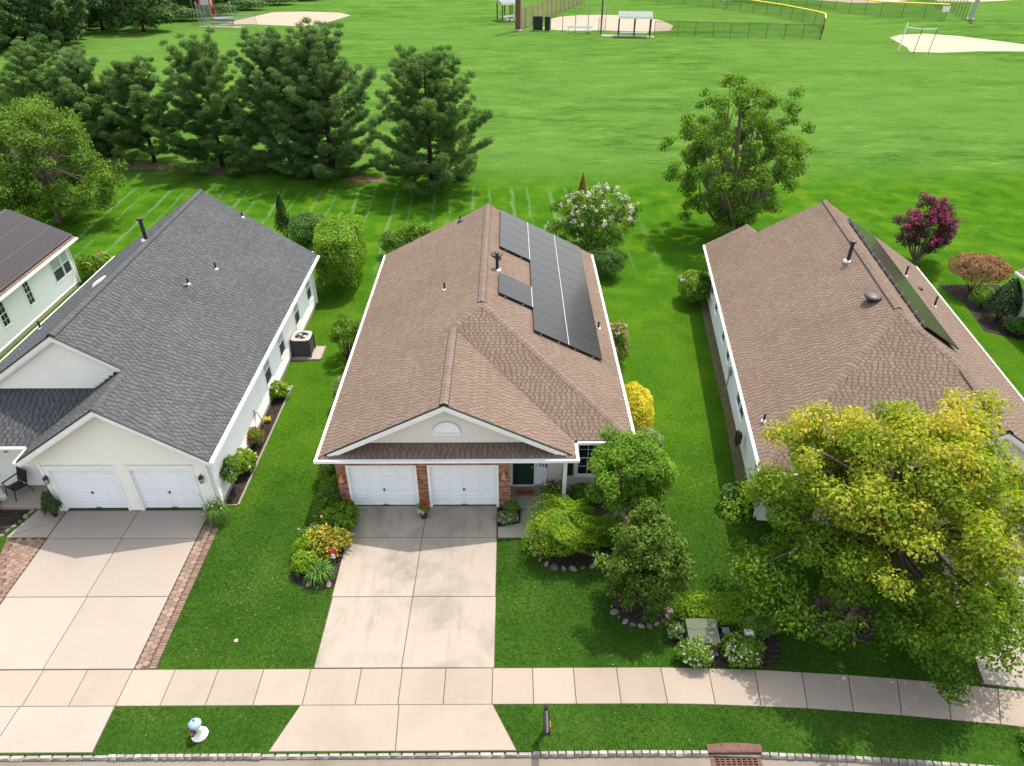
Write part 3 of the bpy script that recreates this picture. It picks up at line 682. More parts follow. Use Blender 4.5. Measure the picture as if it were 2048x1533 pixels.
        xm = (a0 + a1) / 2; mb = MB(); mb.fbox(fd, xm - .09, xm - .07, .07, .1, 0, .05); mb.fbox(fd, xm + .07, xm + .09, .07, .1, 0, .05); mb.fbox(fd, xm - .09, xm + .09, .072, .098, .05, .07); s.b(mb, 'handle', DARKGREY, d)
        mb = MB(); mb.fbox(fd, xm - .02, xm + .02, .80, .90, 0, .04); mb.fbox(fd, xm - .055, xm + .055, .84, .86, .04, .055); s.b(mb, 'lock', DARKGREY, d)
        mb = MB(); mb.fbox(fr, a0 - tw, a0, 0, h + tw, -rec, .03); mb.fbox(fr, a1, a1 + tw, 0, h + tw, -rec, .03); mb.fbox(fr, a0, a1, h, h + tw, -rec, .03); s.b(mb, 'garage_frame', TRIM)
        mb = MB(); mb.fbox(fd, a0, a1, -.0, .022, -.03, .012); s.b(mb, 'weather_seal', BLACK, d)
    def pipe(s, p, h=.4, r=.045, cap=None, flash=True, m=PVC):
        mb = MB(); p = Vector(p); mb.tube([p - ZV * .05, p + ZV * h], r, 10)
        if cap: mb.lathe((p.x, p.y, p.z + h), [(r * 1.5, -.06), (r * 1.7, -.02), (r * 1.7, .03), (r * .6, .05)], 12)
        v = s.b(mb, 'vent_pipe', m)
        if flash:
            mb = MB(); mb.lathe(tuple(p), [(r * 2.4, -.06), (r * 2.4, .03), (r * 1.4, .07)], 12); s.b(mb, 'flashing', LEAD, v)
        return v
    def lantern(s, fr, a, z, m=BLACK, sz=1.0, bell=False):
        O, Rr, U, N = fr; c = O + Rr * a + U * z + N * .13; mb = MB()
        mb.fbox(fr, a - .05, a + .05, z - .06, z + .14, 0, .025); mb.tube([O + Rr * a + U * (z + .08) + N * .02, O + Rr * a + U * (z + .18) + N * .08, c + U * .16], .012, 6)
        L = s.b(mb, 'lantern', m)
        mb = MB()
        if bell: mb.lathe(tuple(c), [(.03, .16), (.06, .08), (.11, -.10), (.12, -.12)], 12)
        else: mb.lathe(tuple(c), [(.02, .17), (.11, .06), (.11, .04)], 4)
        s.b(mb, 'lamp_shade', m, L)
        mb = MB()
        if not bell:
            for k in range(4):
                an = math.pi / 2 * k; q = Vector((math.cos(an), math.sin(an), 0)); mb.tube([c + q * .10 + ZV * .05, c + q * .065 - ZV * .16], .008, 5)
            mb.lathe((c.x, c.y, c.z - .17), [(.075, 0), (.075, .02), (.02, .021)], 4)
            s.b(mb, 'cage', m, L)
            mb = MB(); mb.lathe((c.x, c.y, c.z - .15), [(.045, 0), (.07, .19)], 4); s.b(mb, 'pane', BLIND, L)
    def downspout(s, x, y, z1, m=None):
        mb = MB(); mb.box(x - .04, y - .03, .05, x + .04, y + .03, z1); mb.hexa([(x - .04, y - .03, .05), (x + .04, y - .03, .05), (x + .04, y + .03, .05), (x - .04, y + .03, .05), (x - .04, y - .03, .14), (x + .04, y - .03, .14), (x + .04, y + .03, .14), (x - .04, y + .03, .14)])
        return s.b(mb, 'downspout', m or TRIM)
def brickwork(H, fr, rects, soldiers, parent, lim=300):
    """running-bond bricks proud of their mortar; all one shared brick"""
    mb = MB(); mb.bbox(-.5, -.5, 0, .5, .5, 1, .04); me = bpy.data.meshes.new('brick'); me.from_pydata(mb.V, [], mb.F); me.materials.append(BRICK); n = 0
    O, Rr, U, N = fr; Mx = Matrix((Rr, U, N)).transposed(); rot = Mx.to_euler()
    def put(a0, a1, b0, b1):
        nonlocal n
        if n >= lim or a1 - a0 < .03: return
        p = O + Rr * ((a0 + a1) / 2) + U * ((b0 + b1) / 2) - Vector(H.org); o = bpy.data.objects.new('brick', me); o.location = p; o.rotation_euler = rot
        o.scale = (a1 - a0, b1 - b0, .012 + random.uniform(0, .004)); link(o, parent); n += 1
    for (a0, a1, b0, b1) in rects:
        r = 0; z = b0
        while z < b1 - .04:
            x = a0 - (.105 if r % 2 else 0)
            while x < a1: put(max(x, a0), min(x + .2, a1), z, min(z + .066, b1)); x += .21
            z += .077; r += 1
    for (a0, a1, b0, b1) in soldiers:
        x = a0
        while x < a1 - .02: put(x, min(x + .066, a1), b0, b1); x += .077

# --- middle house -------------------------------------------------
EV, K = 2.95, .5
MH = House('brown_roof_house', 'middle house with brown shingle roof, brick garage front and black solar panels', (-1.125, 20.05, 0), (-1.125, 20.05, 0))
xl, xr, xc, gx_, vx = -6.9, 4.65, -1.125, -2.24, 2.42
zr = EV + K * (xr - xc); zg = EV + K * (gx_ - xl); yh, yr_, yb, yf = 20.5, 25.95, 37.1, 19.62
hs = (zr - EV) / (yr_ - yh); yg = yh + (zg - EV) / hs
nl, nr, nf = Vector((-K, 0, 1)).normalized(), Vector((K, 0, 1)).normalized(), Vector((0, -hs, 1)).normalized()
dL = MH.slope([(xl, 19.5, EV), (xl, yb, EV), (xc, yb, zr), (xc, yr_, zr), (gx_, yg, zg), (gx_, yf, zg), (xl + .24, yf, EV + .12)], SH_BR, DECK_BR)
dR = MH.slope([(xr, yh, EV), (xc, yr_, zr), (xc, yb, zr), (xr, yb, EV)], SH_BR, DECK_BR)
dH = MH.slope([(vx, yh, EV), (xr, yh, EV), (xc, yr_, zr), (gx_, yg, zg)], SH_BR, DECK_BR)
dG = MH.slope([(vx, yh, EV), (gx_, yg, zg), (gx_, yf, zg), (vx - .24, yf, EV + .12), (vx, 19.5, EV)], SH_BR, DECK_BR)
dP = MH.slope([(xl, 19.5, EV), (vx, 19.5, EV), (vx - .56, 20.06, EV + .28), (xl + .56, 20.06, EV + .28)], SH_BR, DECK_BR)
MH.shingles(300, lambda p: abs(p.y - 19.5) + (0 if p.y < 20.06 or (p.x > -2 and p.y < 24 and p.z > EV + hs * (p.y - yh) - .05 and p.z < EV + hs * (p.y - yh) + .05) else 100))
MH.caps((xc, yr_ + .05, zr), (xc, yb, zr), nl, nr, CAP_BR, dR, .055, .16, .2, BLACK)
MH.caps((gx_, yf, zg), (gx_, yg - .1, zg), nl, nr, CAP_BR, dG, .055, .16, .2, BLACK)
MH.caps((xr, yh, EV), (xc, yr_, zr), nr, nf, CAP_BR, dH, .012, .15, .2)
MH.caps((gx_, yg, zg), (xc, yr_, zr), nl, nf, CAP_BR, dH, .012, .15, .2)
mb = MB(); dd = Vector((vx - gx_, yh - yg, EV - zg)); q0 = Vector((gx_, yg, zg + .022)); q1 = Vector((vx, yh, EV + .022)); pp = Vector((dd.y, -dd.x, 0)).normalized() * .02
mb.add([q0 - pp, q0 + pp, q1 + pp, q1 - pp], [(0, 1, 2, 3)]); MH.b(mb, 'valley_line', DECK_BR, dH)
MH.gutter((xl, 19.44, EV), (xl, yb, EV), (-1, 0, 0)); MH.gutter((xr, yh, EV), (xr, yb, EV), (1, 0, 0))
MH.gutter((xl - .13, 19.5, EV), (vx + .12, 19.5, EV), (0, -1, 0)); MH.gutter((vx, 19.44, EV), (vx, yh - .12, EV), (1, 0, 0)); MH.gutter((vx + .13, yh, EV), (xr, yh, EV), (0, -1, 0))
MH.rake((xl + .33, yf, EV + .165), (gx_, yf, zg), (0, -1, 0), .2); MH.rake((vx - .33, yf, EV + .165), (gx_, yf, zg), (0, -1, 0), .2)
MH.soffit([(xl, 19.5, EV - .2), (vx, 19.5, EV - .2), (vx, yh, EV - .2), (xr, yh, EV - .2), (xr, yb, EV - .2), (xl, yb, EV - .2)])
# walls
mb = MB(); mb.box(-6.5, 20.28, 0, .05, 36.8, EV - .2); mb.box(.05, 21.14, 0, 4.2, 36.8, EV - .2)
mb.poly([(-6.4, 36.75, EV - .3), (4.15, 36.75, EV - .3), (xc, 36.75, zr - .16)], .1, (0, 1, 0)); MH.b(mb, 'wall', SIDE_G)
fg = F_front(20.08)
mb = MB(); mb.poly([(xl + .75, 20.08, EV + .14), (vx - .75, 20.08, EV + .14), (gx_, 20.08, zg - .2)], .1, (0, 1, 0)); gw = MH.b(mb, 'gable_wall', SIDE_G)
gs = lambda z: (xl + (z - EV) / K + .30, vx - (z - EV) / K - .30) if z < zg - .15 else None
MH.siding(fg, EV + .3, zg - .2, gs, [(gx_ - .50, gx_ + .50, 3.66, 4.2)], SIDE_G, .13, gw)
# half-round louvre
mb = MB(); cx, cz = gx_, 3.70
for i in range(18):
    a, b = math.pi * i / 18, math.pi * (i + 1) / 18; q = lambda an, r, y: (cx + r * math.cos(an), y, cz + r * math.sin(an))
    mb.hexa([q(a, .42, 20.06), q(b, .42, 20.06), q(b, .5, 20.06), q(a, .5, 20.06), q(a, .42, 20.0), q(b, .42, 20.0), q(b, .5, 20.0), q(a, .5, 20.0)])
mb.box(cx - .5, 20.0, cz - .09, cx + .5, 20.06, cz); lv = MH.b(mb, 'gable_louvre', TRIM)
for i in range(5):
    z = cz + .02 + i * .08; hw = math.sqrt(max(.42 ** 2 - (z + .04 - cz) ** 2, .01)); mb = MB()
    mb.hexa([(cx - hw, 20.02, z), (cx + hw, 20.02, z), (cx + hw, 20.05, z), (cx - hw, 20.05, z), (cx - hw, 20.045, z + .07), (cx + hw, 20.045, z + .07), (cx + hw, 20.06, z + .07), (cx - hw, 20.06, z + .07)]); MH.b(mb, 'louvre_slat', TRIM, lv)
# brick front with two doors
fb = F_front(20.06); mb = MB()
for a0, a1 in ((-6.5, -6.12), (-3.48, -3.08), (-.40, .05)): mb.fbox(fb, a0, a1, 0, 2.16, -.22, 0)
mb.fbox(fb, -6.5, .05, 2.16, EV - .2, -.22, 0); bw = MH.b(mb, 'brick_wall', MORTAR)
brickwork(MH, fb, [(-6.495, -6.125, .01, 2.13), (-3.475, -3.085, .01, 2.13), (-.395, .045, .01, 2.13)], [(-6.49, -4.98, 2.165, 2.37), (-4.62, -1.94, 2.165, 2.37), (-1.58, .04, 2.165, 2.37)], bw)
for x in (-4.8, -1.76):
    mb = MB(); mb.poly([(x - .13, 20.03, 2.16), (x + .13, 20.03, 2.16), (x + .17, 20.03, 2.44), (x - .17, 20.03, 2.44)], .06, (0, 1, 0)); MH.b(mb, 'keystone', CONC_CLEAN, bw)
MH.garage(fb, -6.02, -3.58, 2.06); MH.garage(fb, -2.98, -.50, 2.06)
MH.lantern(fb, -6.32, 1.6, TERRA, 1, True); MH.lantern(fb, -.2, 1.75, TERRA, 1, True)
# entry
fe = F_front(21.14)
MH.siding(fe, .2, EV - .2, lambda z: (1.5, 4.2), [(2.1, 2.62, .60, 2.5), (2.58, 4.05, .62, 2.5)], SIDE_G, .13)
mb = MB(); mb.fbox(fe, .14, .98, .2, 2.2, 0, .045); dd_ = MH.b(mb, 'front_door', GREEN)
for (a0, a1, b0, b1) in ((.24, .5, .34, .95), (.62, .88, .34, .95), (.24, .5, 1.08, 1.75), (.62, .88, 1.08, 1.75), (.24, .5, 1.86, 2.08), (.62, .88, 1.86, 2.08)):
    mb = MB(); mb.fbox(fe, a0, a1, b0, b1, .045, .06); MH.b(mb, 'door_panel', GREEN, dd_)
mb = MB(); mb.lathe((.92, 21.06, 1.15), [(.012, -.03), (.03, -.015), (.03, .015), (.012, .03)], 10); MH.b(mb, 'door_knob', LEAD, dd_)
mb = MB(); mb.fbox(fe, .05, .14, .15, 2.3, 0, .06); mb.fbox(fe, .98, 1.05, .15, 2.3, 0, .06); mb.fbox(fe, .14, .98, 2.2, 2.3, 0, .06); mb.fbox(fe, .14, .98, .15, .2, 0, .09); mb.fbox(fe, 1.40, 1.5, .15, 2.3, 0, .06); MH.b(mb, 'door_frame', TRIM)
mb = MB(); mb.fbox(fe, 1.05, 1.40, .2, 2.3, 0, .03); sd = MH.b(mb, 'sidelight_panel', DOORW)
mb = MB()
for i in range(22): z = .25 + i * .045; mb.fbox(fe, 1.08, 1.37, z, z + .028, .03, .042)
MH.b(mb, 'louvre_slat', DOORW, sd)
mb = MB(); mb.fbox(fe, 1.12, 1.30, 1.33, 1.39, .03, .06); MH.b(mb, 'door_plate', DARKGREY, sd)
mb = MB(); mb.fbox(fe, 1.42, 1.48, 1.14, 1.30, .06, .1); MH.b(mb, 'doorbell_box', BLACK)
def text(body, size, loc, rot, m, parent, name, org, shear=0.0, depth=.004, spacing=1.0):
    cu = bpy.data.curves.new(name, 'FONT'); cu.body = body; cu.size = size; cu.extrude = depth; cu.shear = shear; cu.align_x = 'CENTER'; cu.align_y = 'CENTER'; cu.space_character = spacing; cu.offset = size * .012
    o = bpy.data.objects.new(name, cu); COL.objects.link(o); dg = bpy.context.evaluated_depsgraph_get(); me = bpy.data.meshes.new_from_object(o.evaluated_get(dg)); bpy.data.objects.remove(o)
    me.materials.clear(); me.materials.append(m); t = bpy.data.objects.new(name, me); t.location = (loc[0] - org[0], loc[1] - org[1], loc[2] - org[2]); t.rotation_euler = rot; return link(t, parent)
text('128', .19, (1.215, 21.10, 1.20), (R(90), 0, 0), BLACK, sd, 'house_number', MH.org, 0, .004, 1.25)
MH.window(fe, 2.68, 3.85, .72, 2.42, .08, GLASS, GLASS, 3)
mb = MB(); mb.fbox(fe, 2.12, 2.52, .66, 2.48, 0, .03); sh = MH.b(mb, 'shutter', GREEN)
for z0, z1 in ((.74, 1.5), (1.6, 2.4)):
    mb = MB(); mb.fbox(fe, 2.18, 2.46, z0, z1, .03, .04); MH.b(mb, 'shutter_panel', GREEN, sh)
mb = MB(); mb.bbox(2.0, 19.72, .1, 2.14, 19.86, EV - .2, .01); mb.box(1.97, 19.69, .1, 2.17, 19.89, .3); MH.b(mb, 'porch_post', TRIM)
mb = MB(); mb.bbox(.06, 19.9, 0, 2.5, 21.1, .15, .015); MH.b(mb, 'porch_slab', CONC_GREY)
# roof fittings
MH.pipe((-2.9, 28.83, 4.93), .38); MH.pipe((-2.62, 36.7, 5.07), .3); MH.pipe((4.13, 28.3, 3.2), .38)
MH.pipe((-.52, 29.7, 5.5), .85, .075, True)
mb = MB(); mb.lathe((-.60, 31.05, 5.62), [(.2, -.2), (.2, .0), (.30, .01), (.33, .05), (.25, .11), (.08, .15)], 20); MH.b(mb, 'round_roof_vent', DARKGREY, None, True)
mb = MB(); mb.hexa([(-2.78, 36.4, 4.95), (-2.42, 36.4, 5.13), (-2.42, 36.7, 5.13), (-2.78, 36.7, 4.95), (-2.7, 36.42, 5.2), (-2.4, 36.42, 5.22), (-2.4, 36.66, 5.22), (-2.7, 36.66, 5.2)]); MH.b(mb, 'hood_vent', DARKGREY)
# solar panels on the right slope
SA = thing('solar_array', 'three-column array of matt black solar panels on the middle house roof', 'solar panels', (xc, 25.3, zr))
PXS = 1.46 / math.cos(math.atan(K)) - .02
mb = MB(); mb.bbox(.012, .012, 0, PXS - .012, .966 - .022, .036, .004); SPM = bpy.data.meshes.new('solar_panel'); SPM.from_pydata(mb.V, [], mb.F); SPM.materials.append(SOLAR)
mb = MB(); L, Wd = PXS, .966 - .01
mb.box(0, 0, -.004, L, .012, .039); mb.box(0, Wd - .012, -.004, L, Wd, .039); mb.box(0, .012, -.004, .012, Wd - .012, .039); mb.box(L - .012, .012, -.004, L, Wd - .012, .039)
SPF = bpy.data.meshes.new('frame'); SPF.from_pydata(mb.V, [], mb.F); SPF.materials.append(DARKGREY)
ang = math.atan(K)
def roofpt(x, y, up): return Vector((x, y, EV + K * (xr - x))) + nr * up - Vector((xc, 25.3, zr))
for c in range(3):
    for r in range(12):
        if c == 0 and (r in (0, 1) or r in (4, 5, 6)): continue
        o = bpy.data.objects.new('solar_panel', SPM); o.location = roofpt(-.48 + c * 1.47, 25.3 + r * .966, .11); o.rotation_euler = (0, ang, 0); link(o, SA)
        f = bpy.data.objects.new('frame', SPF); link(f, o)
for c in (1, 2):
    mb = MB(); a = roofpt(-.48 + c * 1.47 - .02, 25.3, .15); fr = (a, YV, nr, Vector((math.cos(ang), 0, -math.sin(ang))))
    mb.fbox(fr, 0 if c == 2 else 1.94, 12 * .966 if c == 2 else 3.86, -.04, .006, -.012, .02)
    if c == 1: mb.fbox(fr, 6.77, 12 * .966, -.04, .006, -.012, .02)
    mb.build('rail', ALU, SA)
mb = MB()
for c in range(3):
    for (r0, r1) in (((7, 12), (2, 4)) if c == 0 else ((0, 12),)):
        for k in (.35, 1.2):
            a = roofpt(-.48 + c * 1.47 + k * math.cos(ang), 25.3 + r0 * .966 - .05, .06); mb.fbox((a, YV, nr, nr.cross(YV)), 0, (r1 - r0) * .966 + .06, -.02, .02, -.02, .02)
            mb.fbox((a, YV, nr, nr.cross(YV)), .05, .1, -.06, .0, -.03, .03)
mb.build('mounting_rail', STEEL, SA)

# --- grey-roofed house on the left --------------------------------
EL, KL = 2.97, .667
LH = House('grey_roof_house', 'cream house with charcoal shingle roof and two white garage doors, left of the middle house', (-16.4, 20, 0), (-16.4, 20, 0))
ax, bx_, rx_, gx2 = -10.75, -22.05, -16.4, -14.2
zR = EL + KL * (ax - rx_); zG = EL + KL * (ax - gx2); yU, yF, yB = 21.9, 19.4, 37.0
n_r, n_l = Vector((KL, 0, 1)).normalized(), Vector((-KL, 0, 1)).normalized()
gl = gx2 - (zG - EL) / KL; ye, ke = 20.28, .72; zt = EL + ke * (22.1 - ye); xt = gx2 - (zG - zt) / KL
eR = LH.slope([(ax, yF, EL), (ax, yB, EL), (rx_, yB, zR), (rx_, yU, zR), (gx2, yU, zG), (gx2, yF, zG)], SH_GR, DECK_GR, .15, .12, .22)
eL = LH.slope([(bx_, yU, EL), (rx_, yU, zR), (rx_, yB, zR), (bx_, yB, EL)], SH_GR, DECK_GR, .15, .12, .22)
eG = LH.slope([(gl, yF, EL), (gx2, yF, zG), (gx2, 22.1, zG), (xt, 22.1, zt), (gl, ye, EL)], SH_GR, DECK_GR, .15, .12, .22)
eE = LH.slope([(bx_, ye, EL), (gl, ye, EL), (xt, 22.1, zt), (bx_, 22.1, zt)], SH_GR, DECK_GR, .15, .12, .22)
LH.shingles(300)
LH.caps((rx_, yU, zR), (rx_, yB, zR), n_l, n_r, CAP_GR, eR, .05, .17, .22, BLACK)
LH.caps((gx2, yF, zG), (gx2, yU, zG), n_l, n_r, CAP_GR, eG, .012, .17, .22)
LH.gutter((ax, yF - .05, EL), (ax, yB, EL), (1, 0, 0)); LH.gutter((bx_, yU, EL), (bx_, yB, EL), (-1, 0, 0)); LH.gutter((bx_, ye, EL), (gl - .13, ye, EL), (0, -1, 0)); LH.gutter((gl, yF - .05, EL), (gl, ye - .13, EL), (-1, 0, 0))
for p, top in (((ax, yF, EL), (gx2, yF, zG)), ((gl, yF, EL), (gx2, yF, zG)), ((gx2, yU, zG), (rx_, yU, zR)), ((bx_, yU, EL), (rx_, yU, zR))): LH.rake(p, top, (0, -1, 0), .22)
mb = MB(); mb.box(ax - .3, yF + .05, EL - .22, ax - .01, 19.99, EL - .06); mb.box(gl + .01, yF + .05, EL - .22, gl + .3, 19.99, EL - .06); LH.b(mb, 'eave_return', TRIM)
LH.soffit([(ax, 20.0, EL - .2), (ax, yB, EL - .2), (bx_, yB, EL - .2), (bx_, 22.1, EL - .2), (bx_, ye, EL - .2), (gl, ye, EL - .2), (gl, 20.0, EL - .2)])
mb = MB(); mb.box(-17.4, 20.10, 0, -11.2, 36.7, EL - .2); mb.box(-21.7, 21.25, 0, -17.4, 36.7, EL - .2)
mb.poly([(-21.8, 36.6, EL - .3), (-11.1, 36.6, EL - .3), (rx_, 36.6, zR - .2)], .1, (0, 1, 0)); LH.b(mb, 'wall', SIDE_C)
fgL = F_front(19.93)
mb = MB()
for a0, a1 in ((-17.4, -17.22), (-14.64, -14.22), (-11.76, -11.2)): mb.fbox(fgL, a0, a1, 0, 2.2, -.17, 0)
mb.fbox(fgL, -17.4, -11.2, 2.2, EL - .1, -.17, 0); mb.poly([(-17.3, 19.93, EL - .1), (-11.15, 19.93, EL - .1), (gx2, 19.93, zG - .2)], .1, (0, 1, 0)); gwl = LH.b(mb, 'garage_wall', SIDE_C)
def gsp(z):
    if z < EL + .12: return (-17.4, -11.2)
    a, b = gx2 - (zG - .28 - z) / KL, gx2 + (zG - .28 - z) / KL
    return (max(a, -17.4), min(b, -11.2)) if b > a else None
LH.siding(fgL, .05, zG - .3, gsp, [(-17.25, -14.62, 0, 2.28), (-14.24, -11.73, 0, 2.28)], SIDE_C, .145, gwl)
LH.garage(fgL, -17.13, -14.73, 2.08, .1, .12); LH.garage(fgL, -14.13, -11.85, 2.08, .1, .12)
mb = MB(); mb.fbox(fgL, -17.28, -14.58, 2.19, 2.32, .023, .055); mb.fbox(fgL, -14.26, -11.70, 2.19, 2.32, .023, .055); LH.b(mb, 'door_head', TRIM)
mb = MB(); mb.fbox(fgL, -11.32, -11.2, 0, EL - .2, .034, .05); mb.fbox(fgL, -17.4, -17.3, 0, EL - .2, .034, .05); LH.b(mb, 'corner_board', TRIM)
LH.lantern(fgL, -17.36 + .08, 1.7); LH.lantern(fgL, -11.5, 1.72)
fr_ = F_right(-11.2)
wins = [(27.0, 27.8), (29.45, 30.25), (32.5, 33.3), (35.2, 36.0)]
LH.siding(fr_, .2, EL - .2, lambda z: (19.93, 36.7), [(a - .08, b + .08, .85, 2.35) for a, b in wins], SIDE_W, .145)
for a, b in wins: LH.window(fr_, a, b, .95, 2.25, .07, BLIND, SCREEN)
mb = MB(); mb.fbox(fr_, 19.9, 20.02, 0, EL - .2, .034, .05); LH.b(mb, 'corner_board', TRIM)
mb = MB(); mb.box(-11.25, 20, 0, -11.16, 36.7, .2); LH.b(mb, 'foundation', CONC_GREY)
LH.downspout(-11.1, 19.99, EL - .2); LH.downspout(-11.1, 36.6, EL - .2)
mb = MB(); mb.tube([(-11.15, 24.95, 1.0), (-11.05, 24.95, 1.0), (-11.02, 24.95, .9), (-11.0, 25.2, .1)], .03, 6); mb.box(-11.2, 24.85, .9, -11.08, 25.05, 1.15); LH.b(mb, 'hose_bib', LEAD)
fu = F_front(22.1)
mb = MB(); mb.poly([(xt - .05, 22.1, zt - .05), (gx2 - .1, 22.1, zG - .25), (rx_, 22.1, zR - .2), (-21.3, 22.1, EL + .3), (-21.3, 22.1, zt - .05)][0:1] + [(gx2 - .35, 22.1, zG - .15), (rx_, 22.1, zR - .2), (rx_ - (zR - .2 - zt) / KL, 22.1, zt - .05)], .1, (0, 1, 0)); guw = LH.b(mb, 'gable_wall', SIDE_C)
def usp(z):
    a = rx_ - (zR - .28 - z) / KL; b = min(rx_ + (zR - .28 - z) / KL, gx2 - (zG - z) / KL if z < zG else 99)
    return (a, b) if b > a else None
LH.siding(fu, zt + .02, zR - .3, usp, [], SIDE_C, .145, guw)
# porch
feL = F_front(21.25)
LH.siding(feL, .15, EL - .2, lambda z: (-21.7, -17.42), [(-18.45, -17.5, 0, 2.3), (-21.4, -20.2, .6, 2.3)], SIDE_C, .145)
mb = MB(); mb.fbox(feL, -18.36, -17.56, .18, 2.2, 0, .04); dd_ = LH.b(mb, 'front_door', DOORW)
for (a0, a1, b0, b1) in ((-18.28, -18.02, .3, .95), (-17.9, -17.64, .3, .95), (-18.28, -18.02, 1.1, 1.95), (-17.9, -17.64, 1.1, 1.95)):
    mb = MB(); mb.fbox(feL, a0, a1, b0, b1, .04, .055); LH.b(mb, 'door_panel', DOORW, dd_)
mb = MB(); mb.fbox(feL, -17.62, -17.58, 1.0, 1.25, .04, .1); LH.b(mb, 'door_handle', BLACK, dd_)
mb = MB(); mb.fbox(feL, -18.46, -18.36, .15, 2.3, 0, .06); mb.fbox(feL, -17.56, -17.46, .15, 2.3, 0, .06); mb.fbox(feL, -18.36, -17.56, 2.2, 2.3, 0, .06); LH.b(mb, 'door_frame', TRIM)
LH.window(feL, -21.3, -20.3, .7, 2.2, .08, GLASS, GLASS)
mb = MB(); mb.bbox(-22.0, 20.0, 0, -17.42, 21.22, .15, .015); LH.b(mb, 'porch_slab', CONC_CLEAN)
mb = MB(); mb.bbox(-19.93, 20.38, .15, -19.80, 20.51, EL - .2, .01); mb.box(-19.97, 20.34, .15, -19.76, 20.55, .32); LH.b(mb, 'porch_post', TRIM)
LH.lantern(feL, -18.62, 1.9); LH.lantern(feL, -19.4, 2.15)
LH.pipe((-14.32, 28.68, 5.33), .3); LH.pipe((-13.88, 30.84, 5.03), .36); LH.pipe((-14.33, 36.6, 5.34), .3); LH.pipe((-20.7, 27.3, 3.85), .4)
mb = MB(); mb.lathe((-14.42, 28.45, 5.42), [(.16, -.14), (.17, .02), (.08, .08)], 10); LH.b(mb, 'hood_vent', DARKGREY)
LH.pipe((-16.95, 31.2, 6.35), 1.05, .09, True)
mb = MB(); mb.hexa([(-17.9, 27.5, 5.72), (-17.45, 27.5, 6.02), (-17.45, 28.1, 6.02), (-17.9, 28.1, 5.72), (-17.9, 27.6, 5.86), (-17.5, 27.6, 6.1), (-17.5, 28.0, 6.1), (-17.9, 28.0, 5.86)]); LH.b(mb, 'skylight_vent', LEAD)

# --- right-hand brown-roofed house (turned with the street) --------
TH = R(7.2)
RH = House('tan_roof_house', 'pale-sided house with brown shingle hip roof, right of the middle house, behind the yellow-green maple', (0, 0, 0), (8.9, 18.6, 0), -TH)
KR, ER, W2 = .62, 2.95, 11.1; rc = W2 / 2; zr2 = ER + KR * rc; vh, vr, vb, vell = .25, 6.45, 18.4, 19.95; kh = (zr2 - ER) / (vr - vh)
gu, hw2 = 7.5, W2 - 7.5; zg2 = ER + KR * hw2; vgb = vh + (zg2 - ER) / kh; vgf = .5; el = 2.13; zel = ER + KR * el
m_l, m_r, m_f = Vector((-KR, 0, 1)).normalized(), Vector((KR, 0, 1)).normalized(), Vector((0, -kh, 1)).normalized()
gll = gu - hw2
rL = RH.slope([(0, vh, ER), (rc, vr, zr2), (rc, vb, zr2), (el, vb, zel), (el, vell, zel), (0, vell, ER)], SH_BR, DECK_BR, .143, .11, .21)
rR = RH.slope([(W2, vgf, ER), (gu, vgf, zg2), (gu, vgb, zg2), (rc, vr, zr2), (rc, vb, zr2), (W2, vb, ER)], SH_BR, DECK_BR, .143, .11, .21)
rF = RH.slope([(0, vh, ER), (gll, vh, ER), (gu, vgb, zg2), (rc, vr, zr2)], SH_BR, DECK_BR, .143, .11, .21)
rG = RH.slope([(gll, vgf, ER), (gll, vh - .01, ER), (gu, vgb, zg2), (gu, vgf, zg2)][0:1] + [(gll + .01, vh + .02, ER + .006), (gu, vgb, zg2), (gu, vgf, zg2)], SH_BR, DECK_BR, .143, .11, .21)
rE = RH.slope([(el * 2, vb, ER), (el * 2, vell, ER), (el, vell, zel), (el, vb, zel)], SH_BR, DECK_BR, .143, .11, .21)
RH.shingles(300, lambda p: p.x * .35 + p.y)
RH.caps((rc, vr + .05, zr2), (rc, vb, zr2), m_l, m_r, CAP_BR, rR, .055, .17, .2, BLACK)
RH.caps((0, vh, ER), (rc, vr, zr2), m_l, m_f, CAP_BR, rF, .014, .16, .2); RH.caps((gu, vgb, zg2), (rc, vr, zr2), m_r, m_f, CAP_BR, rF, .014, .16, .2)
RH.caps((gu, vgf, zg2), (gu, vgb, zg2), m_l, m_r, CAP_BR, rG, .055, .17, .2, BLACK); RH.caps((el, vb, zel), (el, vell, zel), m_l, m_r, CAP_BR, rE, .014, .16, .2)
RH.gutter((0, vh, ER), (0, vell, ER), (-1, 0, 0)); RH.gutter((W2, vgf, ER), (W2, vb, ER), (1, 0, 0)); RH.gutter((-.13, vh, ER), (gll + .4, vh, ER), (0, -1, 0))
RH.rake((gll + .3, vgf, ER + .18), (gu, vgf, zg2), (0, -1, 0), .22); RH.rake((W2, vgf, ER), (gu, vgf, zg2), (0, -1, 0), .22)
RH.soffit([(0, vh, ER - .2), (W2, vh, ER - .2), (W2, vb, ER - .2), (el * 2, vb, ER - .2), (el * 2, vell, ER - .2), (0, vell, ER - .2)])
mb = MB(); mb.box(.45, .75, 0, gll + .3, 18.0, ER - .2); mb.box(gll + .3, .95, 0, 10.65, 18.0, ER - .2); mb.box(.45, 18, 0, 3.9, 19.6, ER - .2)
mb.poly([(.4, 18.0, ER - .3), (10.7, 18.0, ER - .3), (rc, 18.0, zr2 - .2)], .1, (0, 1, 0)); mb.poly([(.4, 19.55, ER - .3), (3.95, 19.55, ER - .3), (el, 19.55, zel - .2)], .1, (0, 1, 0))
mb.poly([(gll + .5, .95, ER - .2), (W2 - .3, .95, ER - .2), (gu, .95, zg2 - .2)], .1, (0, 1, 0)); RH.b(mb, 'wall', SIDE_S)
fl = F_left(.45)
